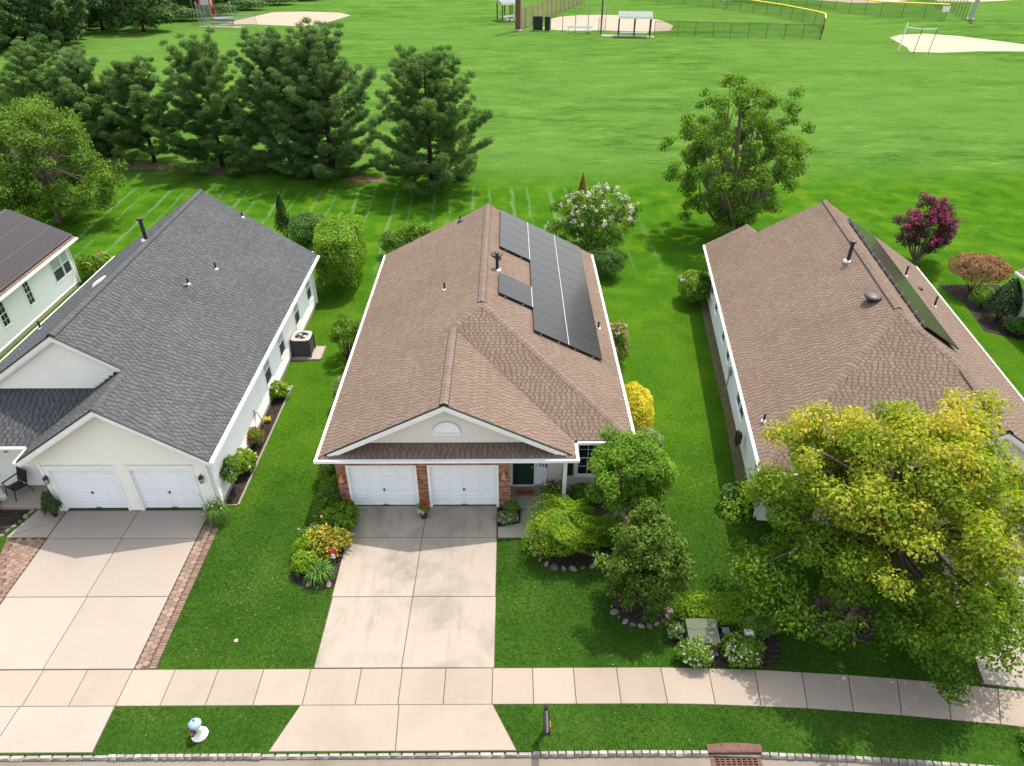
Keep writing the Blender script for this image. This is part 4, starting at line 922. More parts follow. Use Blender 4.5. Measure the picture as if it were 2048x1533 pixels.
rw = [(18.25, 18.95), (17.2, 17.9), (15.2, 15.9), (12.1, 12.8), (10.3, 11.0), (6.6, 7.35), (5.7, 6.45)]
RH.siding(fl, .15, ER - .2, lambda z: (.75, 19.6), [(a - .08, b + .08, .85, 2.3) for a, b in rw], SIDE_S, .15)
for a, b in rw: RH.window(fl, a, b, .95, 2.2, .06, GLASS, SCREEN)
fgR = F_front(.95)
RH.siding(fgR, .1, zg2 - .3, lambda z: ((gll + .3, 10.65) if z < ER else (gu - (zg2 - .3 - z) / KR, gu + (zg2 - .3 - z) / KR)), [(4.5, 10.3, 0, 2.25)], SIDE_C, .15)
mb = MB(); mb.poly([(gll + .1, .3, ER - .12), (W2 - .1, .3, ER - .12), (W2 - .6, .93, ER + .2), (gll + .6, .93, ER + .2)], .06); RH.b(mb, 'pent_roof', DECK_BR)
RH.garage(F_front(.95), 4.9, 7.3, 2.08); RH.garage(F_front(.95), 7.9, 10.3, 2.08)
ff = F_front(.75); RH.siding(ff, .1, ER - .2, lambda z: (.45, gll + .3), [(1.2, 2.6, .6, 2.3)], SIDE_S, .15); RH.window(ff, 1.3, 2.5, .7, 2.2, .08, GLASS, GLASS, 3)
RH.downspout(.36, .85, ER - .2)
def lsl(u, v): return (u, v, ER + KR * u)
def rsl(u, v): return (u, v, zr2 - KR * (u - rc))
RH.pipe(lsl(5.0, 11.5), .95, .08, True); RH.pipe(lsl(.42, 2.77), .36); RH.pipe(rsl(8.6, 13.6), .55); RH.pipe(rsl(9.3, 11.4), .55)
mb = MB(); mb.lathe((9.2, 13.0, rsl(9.2, 0)[2] + .05), [(.12, -.12), (.12, .05), (.03, .1)], 10); RH.b(mb, 'hood_vent', PVC)
mb = MB(); c = Vector(lsl(5.0, 7.75)); mb.lathe((c.x, c.y, c.z + .1), [(.18, -.25), (.18, .0), (.33, .02), (.36, .07), (.28, .14), (.1, .19)], 20); RH.b(mb, 'round_roof_vent', DARKGREY, None, True)
mb = MB(); mb.box(.40, 9.1, 1.05, .32, 9.45, 1.4) if False else mb.box(.30, 9.1, 1.05, .43, 9.4, 1.35); mb.tube([(.34, 9.25, 1.05), (.33, 9.25, .4), (.3, 9.2, .05)], .03, 6); RH.b(mb, 'meter_box', STEEL)
SB = thing('solar_array', 'long row of black solar panels seen edge-on behind the right-hand roof ridge', 'solar panels', (8.9, 18.6, 0), -TH)
aR = math.atan(KR); mrn = Vector((KR, 0, 1)).normalized(); PW, PL = 1.02, 1.72
mb = MB(); mb.bbox(.012, .012, 0, PL - .012, PW - .022, .036, .004); me1 = bpy.data.meshes.new('solar_panel'); me1.from_pydata(mb.V, [], mb.F); me1.materials.append(SOLAR)
mb = MB(); mb.box(0, 0, -.004, PL, .012, .039); mb.box(0, PW - .022, -.004, PL, PW - .01, .039); mb.box(0, .012, -.004, .012, PW - .022, .039); mb.box(PL - .012, .012, -.004, PL, PW - .022, .039); me2 = bpy.data.meshes.new('frame'); me2.from_pydata(mb.V, [], mb.F); me2.materials.append(DARKGREY)
for i in range(11):
    o = bpy.data.objects.new('solar_panel', me1); o.location = Vector(rsl(6.45, 5.9 + i * PW)) + mrn * .13; o.rotation_euler = (0, aR, 0); link(o, SB); link(bpy.data.objects.new('frame', me2), o)
mb = MB(); a = Vector(rsl(6.42, 5.9)) + mrn * .1; mb.fbox((a, YV, mrn, mrn.cross(YV)), 0, 11 * PW, -.03, .03, -.02, .01); mb.build('mounting_rail', DARKGREY, SB)
for i in range(14):
    mb = MB(); mb.fbox((a, YV, mrn, mrn.cross(YV)), .35 + i * .8, .43 + i * .8, -.09, .055, -.06, .0); mb.build('clamp', ALU, SB)

# --- far-left house with gridded panels ----------------------------
FH = House('white_siding_house', 'white-sided house with gridded solar panels at the far left edge', (-29, 36, 0), (-29, 36, 0))
e0, k0, fx0, fzr = 2.9, .5, -25.75, -29.2; zq = e0 + k0 * (fx0 - fzr)
f1 = FH.slope([(fx0, 24, e0), (fx0, 39.75, e0), (fzr, 39.75, zq), (fzr, 24, zq)], SH_BR, DECK_BR, .16, .14, .3); f2 = FH.slope([(fzr * 2 - fx0, 24, e0), (fzr, 24, zq), (fzr, 39.75, zq), (fzr * 2 - fx0, 39.75, e0)], SH_BR, DECK_BR, .16, .14, .3)
FH.shingles(0)
FH.caps((fzr, 30, zq), (fzr, 39.75, zq), nl, nr, CAP_GR, f1, .03, .16, .2)
FH.gutter((fx0, 24, e0), (fx0, 39.8, e0), (1, 0, 0))
FH.soffit([(fx0, 24, e0 - .2), (fx0, 39.75, e0 - .2), (fzr * 2 - fx0, 39.75, e0 - .2), (fzr * 2 - fx0, 24, e0 - .2)])
mb = MB(); mb.box(-32.2, 24.3, 0, -26.3, 39.45, e0 - .2); mb.poly([(-32.2, 39.4, e0 - .3), (-26.2, 39.4, e0 - .3), (fzr, 39.4, zq - .15)], .08, (0, 1, 0)); FH.b(mb, 'wall', SIDE_W)
fq = F_right(-26.3); fw = [(37.45, 38.4), (38.5, 39.2), (34.65, 35.15), (32.25, 32.8)]
FH.siding(fq, .2, e0 - .2, lambda z: (24.3, 39.45), [(37.36, 39.29, .95, 2.5), (34.56, 35.24, .95, 2.5), (32.16, 32.9, .95, 2.5)], SIDE_W, .19)
for i, (a, b) in enumerate(fw): FH.window(fq, a, b, 1.05, 2.4, .06, BLIND if i < 2 else GLASS, SCREEN if i < 2 else GLASS, 0 if i < 2 else 2)
mb = MB(); mb.box(-26.35, 24.3, 0, -26.27, 39.45, .2); FH.b(mb, 'foundation', CONC_GREY)
FH.downspout(-26.18, 39.35, e0 - .2)
SC = thing('solar_array', 'gridded brown-black solar panels covering the far-left house roof', 'solar panels', (-29, 36, 0))
PG = 1.1; LG = 1.66; mb = MB(); mb.bbox(.01, .01, 0, PG - .01, LG - .02, .036, .004); me1 = bpy.data.meshes.new('solar_panel'); me1.from_pydata(mb.V, [], mb.F); me1.materials.append(SOLAR_G)
mb = MB(); mb.box(0, 0, -.004, PG, .01, .039); mb.box(0, LG - .02, -.004, PG, LG - .01, .039); mb.box(0, .01, -.004, .01, LG - .02, .039); mb.box(PG - .01, .01, -.004, PG, LG - .02, .039); me2 = bpy.data.meshes.new('frame'); me2.from_pydata(mb.V, [], mb.F); me2.materials.append(DARKGREY)
for c in range(3):
    for r in range(6):
        x = -28.95 + c * 1.02; o = bpy.data.objects.new('solar_panel', me1); o.location = Vector((x + 29, 39.72 - (r + 1) * LG - 36, e0 + k0 * (fx0 - x))) + nr * .09; o.rotation_euler = (0, ang, 0); link(o, SC); link(bpy.data.objects.new('frame', me2), o)
mb = MB()
for c in range(4):
    x = -28.97 + c * 1.02; a = Vector((x + 29, 39.7 - 6 * LG - 36, e0 + k0 * (fx0 - x))) + nr * .10; mb.fbox((a, YV, nr, nr.cross(YV)), 0, 6 * LG, -.03, .036, -.012, .012)
mb.build('rail', DARKGREY, SC)
# --- corner of a house at the far-right edge ------------------------
QH = House('white_corner_house', 'white lap-sided house corner at the far right edge behind the shrubs', (31, 32, 0), (31, 32, 0), 0)
mb = MB(); mb.poly([(28.0, 25, 0), (34, 25, 0), (34, 34.6, 0), (28.0, 34.6, 0)], 2.7, (0, 0, 1)); QH.b(mb, 'wall', SIDE_S)
QH.siding(F_left(28.0), .2, 2.7, lambda z: (25, 34.6), [(29, 30, .8, 2.2)], SIDE_S, .15); QH.window(F_left(28.0), 29.1, 29.9, .9, 2.1, .06)
q1 = QH.slope([(27.6, 25, 2.85), (31, 25, 4.55), (31, 35, 4.55), (27.6, 35, 2.85)], SH_BR, DECK_BR, .16, .14, .3); q2 = QH.slope([(34.4, 25, 2.85), (34.4, 35, 2.85), (31, 35, 4.55), (31, 25, 4.55)], SH_BR, DECK_BR, .16, .14, .3); QH.shingles(0)
QH.gutter((27.6, 25, 2.85), (27.6, 35, 2.85), (-1, 0, 0))

# ------------------------------------------------------------------ plants
G = lambda *a: list(a)
def gm(name, dark, mid, light, trans=.35, tip=None):
    b = 1.25 if mid[1] < .2 and mid[0] < .2 else .85
    k = lambda c: tuple(min(.8, v * b) for v in c)
    st = [(0, k(dark)), (.45, k(mid)), (.85, k(light))] + ([(1, k(tip))] if tip else [])
    return leafmat(name, st, trans)
L_PINE = gm('pine_needles', (.034, .074, .018), (.070, .132, .032), (.135, .205, .058), .34)
L_PINE2 = gm('blue_pine_needles', (.036, .074, .020), (.075, .134, .038), (.140, .208, .068), .34)
L_MAPLE = gm('yellow_green_leaves', (.060, .130, .014), (.125, .195, .018), (.32, .31, .034), .48, (.46, .32, .08))
L_GREEN = gm('mid_green_leaves', (.044, .098, .012), (.088, .165, .020), (.155, .235, .032), .4)
L_OLIVE = gm('olive_green_leaves', (.048, .084, .012), (.080, .148, .020), (.145, .215, .035), .38, (.22, .20, .04))
L_BRIGHT = gm('bright_green_leaves', (.048, .105, .010), (.098, .185, .018), (.17, .27, .030), .42)
L_LIME = gm('lime_green_leaves', (.09, .19, .012), (.18, .31, .020), (.30, .42, .030), .42)
L_GLOSS = leafmat('glossy_dark_leaves', [(0, (.050, .092, .012)), (.5, (.096, .158, .022)), (1, (.165, .225, .042))], .34, .5, .12)
L_YEL = gm('golden_leaves', (.27, .27, .016), (.56, .50, .030), (.80, .68, .075), .4)
L_HEDGE = gm('arborvitae_sprays', (.045, .105, .010), (.095, .185, .016), (.18, .28, .024), .35)
L_DARK = gm('dark_conifer_sprays', (.016, .034, .012), (.034, .062, .022), (.070, .105, .040), .15)
L_BOX = gm('boxwood_leaves', (.020, .055, .012), (.044, .100, .020), (.085, .155, .030), .25)
L_VAR = gm('variegated_leaves', (.055, .105, .030), (.13, .21, .060), (.42, .48, .20), .3)
L_BRONZE = gm('bronze_leaves', (.085, .045, .022), (.17, .090, .045), (.30, .17, .090), .3)
L_PLUM = gm('dark_plum_leaves', (.026, .020, .016), (.055, .035, .028), (.09, .075, .04), .25)
L_FAR = gm('far_tree_leaves', (.034, .066, .022), (.066, .118, .036), (.12, .185, .060), .3)
L_STRAP = gm('strap_leaves', (.030, .075, .015), (.060, .135, .022), (.12, .21, .035), .3)
L_YSTRAP = gm('gold_edged_leaves', (.07, .13, .018), (.30, .30, .035), (.62, .47, .09), .3)
FL_WHITE = gm('white_petals', (.55, .50, .45), (.74, .70, .66), (.82, .80, .77), .3)
FL_PINK = gm('pink_petals', (.45, .16, .15), (.60, .27, .25), (.72, .42, .38), .3)
FL_MAG = gm('magenta_petals', (.22, .020, .075), (.38, .040, .13), (.52, .10, .23), .3)
FL_RED = gm('red_petals', (.40, .010, .015), (.58, .022, .03), (.72, .09, .09), .3)
FL_LILAC = gm('pale_lilac_petals', (.52, .42, .50), (.66, .58, .62), (.78, .72, .74), .3)
FL_CREAM = gm('cream_petals', (.60, .62, .32), (.70, .72, .42), (.80, .80, .55), .3)
def unit(a): return a / np.maximum(np.linalg.norm(a, axis=1, keepdims=True), 1e-6)
def leafquads(C, N, D, L, Wd, fold=.12):
    """rhombic leaves: centre, normal, tip direction, length, width"""
    N = unit(N); D = unit(D - N * (D * N).sum(1, keepdims=True)); B = np.cross(N, D)
    L = np.asarray(L).reshape(-1, 1); Wd = np.asarray(Wd).reshape(-1, 1)
    up = N * Wd * fold
    return np.stack([C - D * L * .5, C + B * Wd * .5 + up, C + D * L * .5 - up, C - B * Wd * .5 + up], 1)
def clump_leaves(rng, clumps, n, size, flat=.8, up=.5, asp=.62, shell=.5):
    """leaves spread through ball-shaped clumps (x,y,z,r)"""
    cl = np.asarray(clumps, float); w = cl[:, 3] ** 2; ix = rng.choice(len(cl), n, p=w / w.sum())
    d = unit(rng.normal(size=(n, 3))); r = rng.random(n) ** shell
    d[:, 2] *= flat
    C = cl[ix, :3] + d * (cl[ix, 3] * r)[:, None]
    N = d * .7 + np.array([0, 0, up]) + rng.normal(size=(n, 3)) * .45
    D = rng.normal(size=(n, 3)) + d * .6 + np.array([0, 0, -.35])
    L = size * rng.uniform(.65, 1.3, n)
    return C, N, D, L, L * asp, ix, r, d
def crownmesh(name, parent, m, C, N, D, L, Wd, rnd, fold=.12): return quads(name, leafquads(C, N, D, L, Wd, fold), m, np.clip(rnd, 0, 1), parent)
def limbs(root_pts, tips, r0, rng, m, parent, h0=.3, nseg=5, tipr=.012, name='trunk', trunk=None, trunkr=None):
    mb = MB()
    if trunk is not None: mb.tube(trunk, trunkr, 9)
    for tp in tips:
        b = root_pts[int(rng.integers(len(root_pts)))]; b = np.array(b); tp = np.array(tp); pts = []; rr = []
        dv_ = tp - b; ln = np.linalg.norm(dv_); off = rng.normal(size=3) * ln * .06
        for i in range(nseg + 1):
            f = i / nseg; p = b + dv_ * f; p = p + off * math.sin(f * math.pi); p[2] += math.sin(f * math.pi) * ln * .06 * (1 if tp[2] > b[2] else -.2)
            pts.append(tuple(p)); rr.append(r0 * (1 - f) ** .8 * min(1, ln / 3) + tipr)
        mb.tube(pts, rr, 5, False)
    return mb.build(name, m, parent, None, True)
def tree(name, label, loc, h, centre, rad, leafm, n, size, seed=1, nclump=60, cr=(.14, .24), trunk_r=.14, bark=None, cat='tree', group=None, group_tone=.35, base_f=.25, up=.5, gaps=.0, stems=1, lowcut=-.75, extra=None, hgrad=0.0, flower=None, nb=40):
    """loc base; centre/rad of the crown relative to the base"""
    rng = np.random.default_rng(seed); t = thing(name, label, cat, (*loc, 0) if len(loc) == 2 else loc, 0, group)
    cen = np.array(centre, float); rad = np.array(rad, float)
    cl = []
    k = 0
    while len(cl) < nclump and k < 5000:
        k += 1; d = rng.normal(size=3); d /= np.linalg.norm(d)
        if d[2] < lowcut: continue
        f = rng.uniform(.45, 1.0) ** .6
        lump = 1 + .16 * math.sin(3 * math.atan2(d[1], d[0]) + seed) + .1 * math.sin(5 * d[2] * 3 + seed * 2)
        if gaps and math.sin(d[0] * 6 + seed) * math.sin(d[1] * 5 + seed * 1.7) * math.sin(d[2] * 5 + 1) > .45 - gaps: continue
        p = cen + d * rad * f * lump * .86; r = rng.uniform(*cr) * rad.mean()
        if p[2] - r * .6 < .15: continue
        cl.append((*p, r))
    for e in (extra or []): cl.append(e)
    C, N, D, L, Wd, ix, r, d = clump_leaves(rng, cl, n, size, .75, up)
    tone = rng.uniform(-.5, .5, len(cl))
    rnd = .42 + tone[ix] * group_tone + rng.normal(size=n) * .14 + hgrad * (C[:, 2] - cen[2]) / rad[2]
    crownmesh('crown', t, leafm, C, N, D, L, Wd, rnd)
    if flower is not None:
        fm, fn, fs, fr = flower
        order = sorted(range(len(cl)), key=lambda i: -(cl[i][2] + abs(cl[i][0] - cen[0]) * .3)); pts = []
        for i in range(fn):
            c = cl[order[int(rng.integers(max(1, int(len(cl) * .8))))]]; dd = rng.normal(size=3); dd[2] = abs(dd[2]); dd /= np.linalg.norm(dd); pts.append((c[0] + dd[0] * c[3] * 1.02, c[1] + dd[1] * c[3] * 1.02, c[2] + dd[2] * c[3] * .8, fr * rng.uniform(.7, 1.3)))
        C, N, D, L, Wd, ix, r, d = clump_leaves(rng, pts, fn * 16, fs, 1.0, .4, .8)
        crownmesh('blossom', t, fm, C, N, D, L, Wd, rng.random(len(C)))
    hb = base_f * h; roots = []; tr = []; trr = []
    if stems == 1:
        lean = rng.normal(size=2) * .03 * h
        for i in range(7):
            f = i / 6; z = f * cen[2]; tr.append((lean[0] * f + cen[0] * f * f, lean[1] * f + cen[1] * f * f, z)); trr.append(trunk_r * (1.35 - .35 * min(1, f * 6)) * (1 - .6 * f))
            if z > hb * .8: roots.append(tr[-1])
        limbs(roots, [c[:3] for c in sorted(cl, key=lambda c: rng.random())[:nb]], trunk_r * .42, rng, bark or BARK, t, trunk=tr, trunkr=trr)
    else:
        rts = []
        for s_ in range(stems):
            a = 2 * math.pi * s_ / stems; rts.append((math.cos(a) * trunk_r * 1.2, math.sin(a) * trunk_r * 1.2, .0))
        limbs(rts, [c[:3] for c in sorted(cl, key=lambda c: rng.random())[:max(nb // 2, stems * 2)]], trunk_r * .6, rng, bark or BARK, t)
    return t
def pine(label, loc, h, r, seed, m=None, group=None, name='pine_tree', low=.035, dens=1.0, needle=.27, width=.04, top=.6, npuff=205):
    """tiers of upswept limbs, each carrying plumes of needles"""
    rng = np.random.default_rng(seed); t = thing(name, label, 'tree', (*loc, 0), 0, group)
    cl = []; tn = []; od = []; mb = MB(); lean = rng.normal(size=2) * .02 * h
    mb.tube([(lean[0] * f, lean[1] * f, h * f) for f in np.linspace(0, .96, 8)], [.022 * h * (1 - f * .93) + .015 for f in np.linspace(0, 1, 8)], 8)
    nb = int(h * 8 * dens); ga = rng.uniform(0, 6); ph = rng.uniform(0, 6, 3)
    for i in range(nb):
        f = low + (.97 - low) * (i / nb) ** .9; ga += 2.4 + rng.normal() * .4
        pf = min(1, .82 + (f - low) / .25 * .18) * (1 - f) ** top * 1.15 + .05
        pf *= 1 + .13 * math.sin(3 * ga + ph[0] + 5 * f) + .08 * math.sin(9 * f + ph[1] + ga)
        Lb = r * pf * rng.uniform(.68, 1.04); b = np.array([lean[0] * f, lean[1] * f, h * f]); out = np.array([math.cos(ga), math.sin(ga), 0]); rise = .0 + .6 * f + rng.normal() * .1; tb = rng.uniform(-.35, .35); sd_ = np.array([-out[1], out[0], 0])
        P = lambda s_: b + out * Lb * s_ + np.array([0, 0, Lb * (rise * s_ - .10 * math.sin(s_ * math.pi) + .16 * s_ ** 3)])
        mb.tube([tuple(P(s_)) for s_ in (0, .35, .7, 1)], [.005 * h * (1 - f) + .014, .02, .013, .006], 4, False)
        for s_ in np.arange(.28 if Lb > 1.5 else .15, 1.03, min(.5, .42 / max(Lb, .4))):
            w = Lb * .22 * (1.1 - s_)
            for q in range(2 if Lb > 1.2 else 1):
                p = P(s_) + sd_ * rng.uniform(-1, 1) * (w + .18) + np.array([0, 0, rng.uniform(0, .15)]); cl.append((*p, rng.uniform(.2, .4) * (.8 + .06 * Lb))); tn.append(tb + .12 * s_); od.append(out)
    for k in range(6): cl.append((lean[0], lean[1], h * (.9 + .018 * k), .2)); tn.append(.1); od.append(np.array([0, 0, 1.]))
    cl = np.array(cl); tn = np.array(tn); od = np.array(od); n = int(len(cl) * npuff * .62); ix = rng.choice(len(cl), n, p=cl[:, 3] ** 2 / (cl[:, 3] ** 2).sum())
    d = unit(rng.normal(size=(n, 3))); rr = rng.random(n) ** .45; d[:, 2] = d[:, 2] * .62
    C = cl[ix, :3] + d * (cl[ix, 3] * rr)[:, None]; D = unit(d * .75 + od[ix] * .35 + np.array([0, 0, .62]) + rng.normal(size=(n, 3)) * .3)
    Ln = needle * rng.uniform(.65, 1.25, n); N = rng.normal(size=(n, 3)) * .8 + d * .6 + np.array([0, 0, .4])
    crownmesh('crown', t, m or L_PINE, C + D * (Ln * .3)[:, None], N, D, Ln, width * rng.uniform(.7, 1.4, n), .40 + tn[ix] * .5 + d[:, 2] * .15 + rng.normal(size=n) * .14)
    mb.build('trunk', BARK_D, t, None, True); return t
def shrub(name, label, loc, rx, ry, h, leafm, n, size, seed=1, group=None, z0=.06, lump=.16, up=.5, tone=.3, flower=None, box=0.0, cat='shrub', asp=.62, cone=0.0, stemm=None, base=.0, spray=0.0):
    """rounded, boxy or conical bush: a skin of leaves several layers deep over a twiggy core"""
    rng = np.random.default_rng(seed); t = thing(name, label, cat, (*loc, 0), 0, group)
    d = unit(rng.normal(size=(n, 3))); d[:, 2] = np.where(d[:, 2] < -.55, -d[:, 2], d[:, 2])
    ph = rng.uniform(0, 6, 6); a = np.arctan2(d[:, 1], d[:, 0])
    lm = 1 + lump * (np.sin(3 * a + ph[0]) * .35 + np.sin(5 * a + ph[1] + 4 * d[:, 2]) * .35 + np.sin(7 * d[:, 2] + ph[2] + 2 * a) * .4 + np.sin(11 * a + 9 * d[:, 2] + ph[3]) * .3)
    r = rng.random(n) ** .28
    q = d.copy()
    if box: mx = np.max(np.abs(d), axis=1, keepdims=True); q = d * (1 - box) + d / mx * box * .86
    P = q * lm[:, None] * r[:, None]
    z = (P[:, 2] + 1) / 2
    if cone: k = np.clip(1 - cone * z, .04, 1); P[:, 0] *= k; P[:, 1] *= k
    C = np.stack([P[:, 0] * rx, P[:, 1] * ry, base + z0 + z * (h - base - z0)], 1)
    N = d * .8 + np.array([0, 0, up * .6]) + rng.normal(size=(n, 3)) * .45; D = rng.normal(size=(n, 3)) + np.array([0, 0, -.2]) + d * .4
    if spray: D = d * np.array([1, 1, .3]) + np.array([0, 0, spray]) + rng.normal(size=(n, 3)) * .4; N = rng.normal(size=(n, 3)) + d * .4
    L = size * rng.uniform(.65, 1.3, n)
    cl = np.sin(6 * d[:, 0] + ph[4]) * np.sin(6 * d[:, 1] + ph[5]) * np.sin(5 * d[:, 2] + ph[1])
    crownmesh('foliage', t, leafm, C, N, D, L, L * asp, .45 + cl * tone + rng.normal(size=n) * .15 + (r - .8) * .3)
    if flower:
        fm, fn, fs, fr = flower; dd = unit(rng.normal(size=(fn, 3))); dd[:, 2] = np.abs(dd[:, 2]); pts = np.stack([dd[:, 0] * rx, dd[:, 1] * ry, base + z0 + (dd[:, 2] + 1) / 2 * (h - base - z0)], 1)
        Cf, Nf, Df, Lf, Wf, _, _, _ = clump_leaves(rng, np.concatenate([pts, np.full((fn, 1), fr)], 1), fn * 18, fs, .9, .4, .8); crownmesh('blossom', t, fm, Cf, Nf, Df, Lf, Wf, rng.random(len(Cf)))
    mb = MB()
    for i in range(9):
        an = 6.28 * i / 9; e = Vector((math.cos(an) * rx * .7, math.sin(an) * ry * .7, base + (h - base) * .7)); mb.tube([(math.cos(an) * .04, math.sin(an) * .04, 0), tuple(e * .5), tuple(e)], [.022, .014, .005], 5, False)
    mb.build('stem', stemm or BARK_D, t); return t
def straps(name, label, loc, r, h, n, m, seed=1, wid=.035, arch=.9, group=None, flower=None, cat='plant', seg=4, rnd0=.45):
    """clump of arching strap leaves"""
    rng = np.random.default_rng(seed); t = thing(name, label, cat, (*loc, 0), 0, group); Q = []; rv = []
    for i in range(n):
        a = rng.uniform(0, 6.283); ln = rng.uniform(.6, 1.05); o = np.array([math.cos(a), math.sin(a), 0]); s_ = np.array([-o[1], o[0], 0]) * wid * rng.uniform(.7, 1.2) / 2; b = np.array([rng.normal() * r * .14, rng.normal() * r * .14, 0]); pts = []
        for k in range(seg + 1):
            f = k / seg; pts.append(b + o * r * ln * f ** (1.2) + np.array([0, 0, h * ln * (math.sin(f * math.pi * (.5 + .35 * arch)) )]))
        c = rng.uniform(-.25, .35)
        for k in range(seg):
            w0 = 1 - (k / seg) ** 3; w1 = 1 - ((k + 1) / seg) ** 3; Q.append([pts[k] - s_ * w0, pts[k] + s_ * w0, pts[k + 1] + s_ * w1, pts[k + 1] - s_ * w1]); rv.append(rnd0 + c)
    quads('leaves', np.array(Q), m, np.clip(rv, 0, 1), t)
    if flower:
        fm, fn, fs, fr = flower; pts = np.stack([rng.normal(size=fn) * r * .5, rng.normal(size=fn) * r * .5, h * rng.uniform(.95, 1.3, fn), np.full(fn, fr)], 1); C, N, D, L, Wd, _, _, _ = clump_leaves(rng, pts, fn * 12, fs, 1, .4, .8); crownmesh('blossom', t, fm, C, N, D, L, Wd, rng.random(len(C)))
        mb = MB()
        for p in pts: mb.tube([(p[0] * .3, p[1] * .3, 0), (p[0], p[1], p[2])], .006, 4, False)
        mb.build('stem', L_STRAP, t)
    return t

# pines along the garden backs
pines = 'white pines along the back gardens'
pine('wide dark pine behind the grey roof, third from the right of the pine row', (-25.0, 62.0), 10.0, 5.0, 21, L_PINE, pines)
pine('narrow forked-looking pine left of the tallest pine', (-18.7, 61.2), 10.3, 4.2, 22, L_PINE2, pines, top=.45)
pine('tallest broad pine, second from the right of the pine row', (-14.9, 59.9), 11.2, 5.0, 23, L_PINE2, pines, top=.5)
pine('broad pine standing alone at the right end of the pine row', (-6.2, 56.8), 9.9, 5.2, 124, L_PINE, pines, top=.55)
pine('bushy pine with bare lower trunk behind the left maple', (-31.5, 63.4), 8.2, 4.4, 25, L_PINE, pines, low=.18)
pine('dark pine deeper in the row, behind the bushy one', (-36.2, 65.0), 8.6, 4.6, 26, L_PINE2, pines)
pine('tall pine rising behind the left-edge maple', (-41.5, 66.5), 9.2, 4.6, 27, L_PINE, pines)
pine('last pine of the row, cut by the left photo edge', (-48.5, 69), 8.0, 4.2, 28, L_PINE2, pines)
shrub('small_conifer', 'knee-high dark conifer between two pine trunks on the straw', (-20.7, 61.9), .42, .42, 1.35, L_DARK, 1500, .11, 29, cone=.6)
# large broadleaved trees
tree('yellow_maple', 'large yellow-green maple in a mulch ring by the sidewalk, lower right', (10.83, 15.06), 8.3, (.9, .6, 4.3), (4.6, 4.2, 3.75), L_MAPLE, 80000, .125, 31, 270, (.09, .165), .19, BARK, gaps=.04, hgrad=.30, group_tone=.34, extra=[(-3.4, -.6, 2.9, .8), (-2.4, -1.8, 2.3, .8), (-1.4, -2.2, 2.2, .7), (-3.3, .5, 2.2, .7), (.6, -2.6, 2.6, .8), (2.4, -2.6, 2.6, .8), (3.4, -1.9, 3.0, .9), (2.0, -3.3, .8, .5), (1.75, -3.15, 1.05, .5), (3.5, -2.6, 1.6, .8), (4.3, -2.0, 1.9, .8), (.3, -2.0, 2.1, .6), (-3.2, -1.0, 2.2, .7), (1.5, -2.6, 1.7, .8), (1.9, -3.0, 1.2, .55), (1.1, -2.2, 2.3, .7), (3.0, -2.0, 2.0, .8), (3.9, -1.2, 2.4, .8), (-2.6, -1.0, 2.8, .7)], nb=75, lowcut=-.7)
tree('shade_tree', 'tall open-crowned green shade tree beyond the right-hand roof', (15.5, 46.6), 10.9, (-.4, 0, 5.4), (5.0, 4.3, 5.3), L_GREEN, 46000, .17, 32, 260, (.075, .14), .2, BARK_L, gaps=.03, group_tone=.4, nb=150, lowcut=-1, stems=6)
tree('dense_maple', 'dense olive-green maple filling the left photo edge', (-32.6, 49.3), 8.7, (-.1, 0, 4.5), (5.7, 5.2, 4.5), L_OLIVE, 44000, .18, 33, 160, (.11, .2), .2, BARK_L, group_tone=.4, nb=50, lowcut=-1)
tree('young_birch', 'bright green young tree beside the porch window of the middle house', (4.05, 18.6), 4.9, (.15, .2, 2.85), (1.6, 1.6, 2.15), L_BRIGHT, 26000, .10, 34, 90, (.15, .25), .06, BARK_L, nb=30, lowcut=-.8)
tree('magnolia', 'dark glossy-leaved evergreen tree in a stone-edged ring on the front lawn', (4.4, 15.4), 4.2, (-.05, .05, 2.2), (1.5, 1.4, 1.95), L_GLOSS, 19000, .12, 35, 90, (.17, .28), .07, BARK, nb=26, lowcut=-.9, up=.35)
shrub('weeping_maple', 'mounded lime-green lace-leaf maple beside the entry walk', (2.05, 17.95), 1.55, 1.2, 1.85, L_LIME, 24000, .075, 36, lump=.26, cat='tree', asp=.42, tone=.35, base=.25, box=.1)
tree('crape_myrtle', 'white-flowering crape myrtle behind the solar panels', (5.6, 43.6), 4.5, (0, 0, 2.45), (3.1, 2.6, 2.25), L_GREEN, 22000, .13, 37, 110, (.13, .22), .07, BARK_L, stems=5, flower=(FL_WHITE, 170, .09, .16), lowcut=-.6)
tree('crape_myrtle', 'magenta-flowering crape myrtle right of the right-hand roof', (26.4, 42.2), 4.2, (0, 0, 2.3), (1.95, 1.9, 2.05), L_PLUM, 15000, .12, 38, 90, (.15, .24), .06, BARK_L, stems=5, flower=(FL_MAG, 190, .10, .17), lowcut=-.7)
shrub('lace_maple', 'umbrella-shaped bronze lace-leaf maple on the far right bed', (27.7, 38.0), 1.75, 1.5, 2.3, L_BRONZE, 9000, .13, 39, cat='tree', base=.75, asp=.4, lump=.1)
shrub('golden_conifer', 'slim conifer with golden tips behind the white crape myrtle', (5.2, 48.6), 1.0, 1.0, 3.7, L_YSTRAP, 3600, .2, 40, cone=.92, asp=.35, cat='tree', spray=.2)
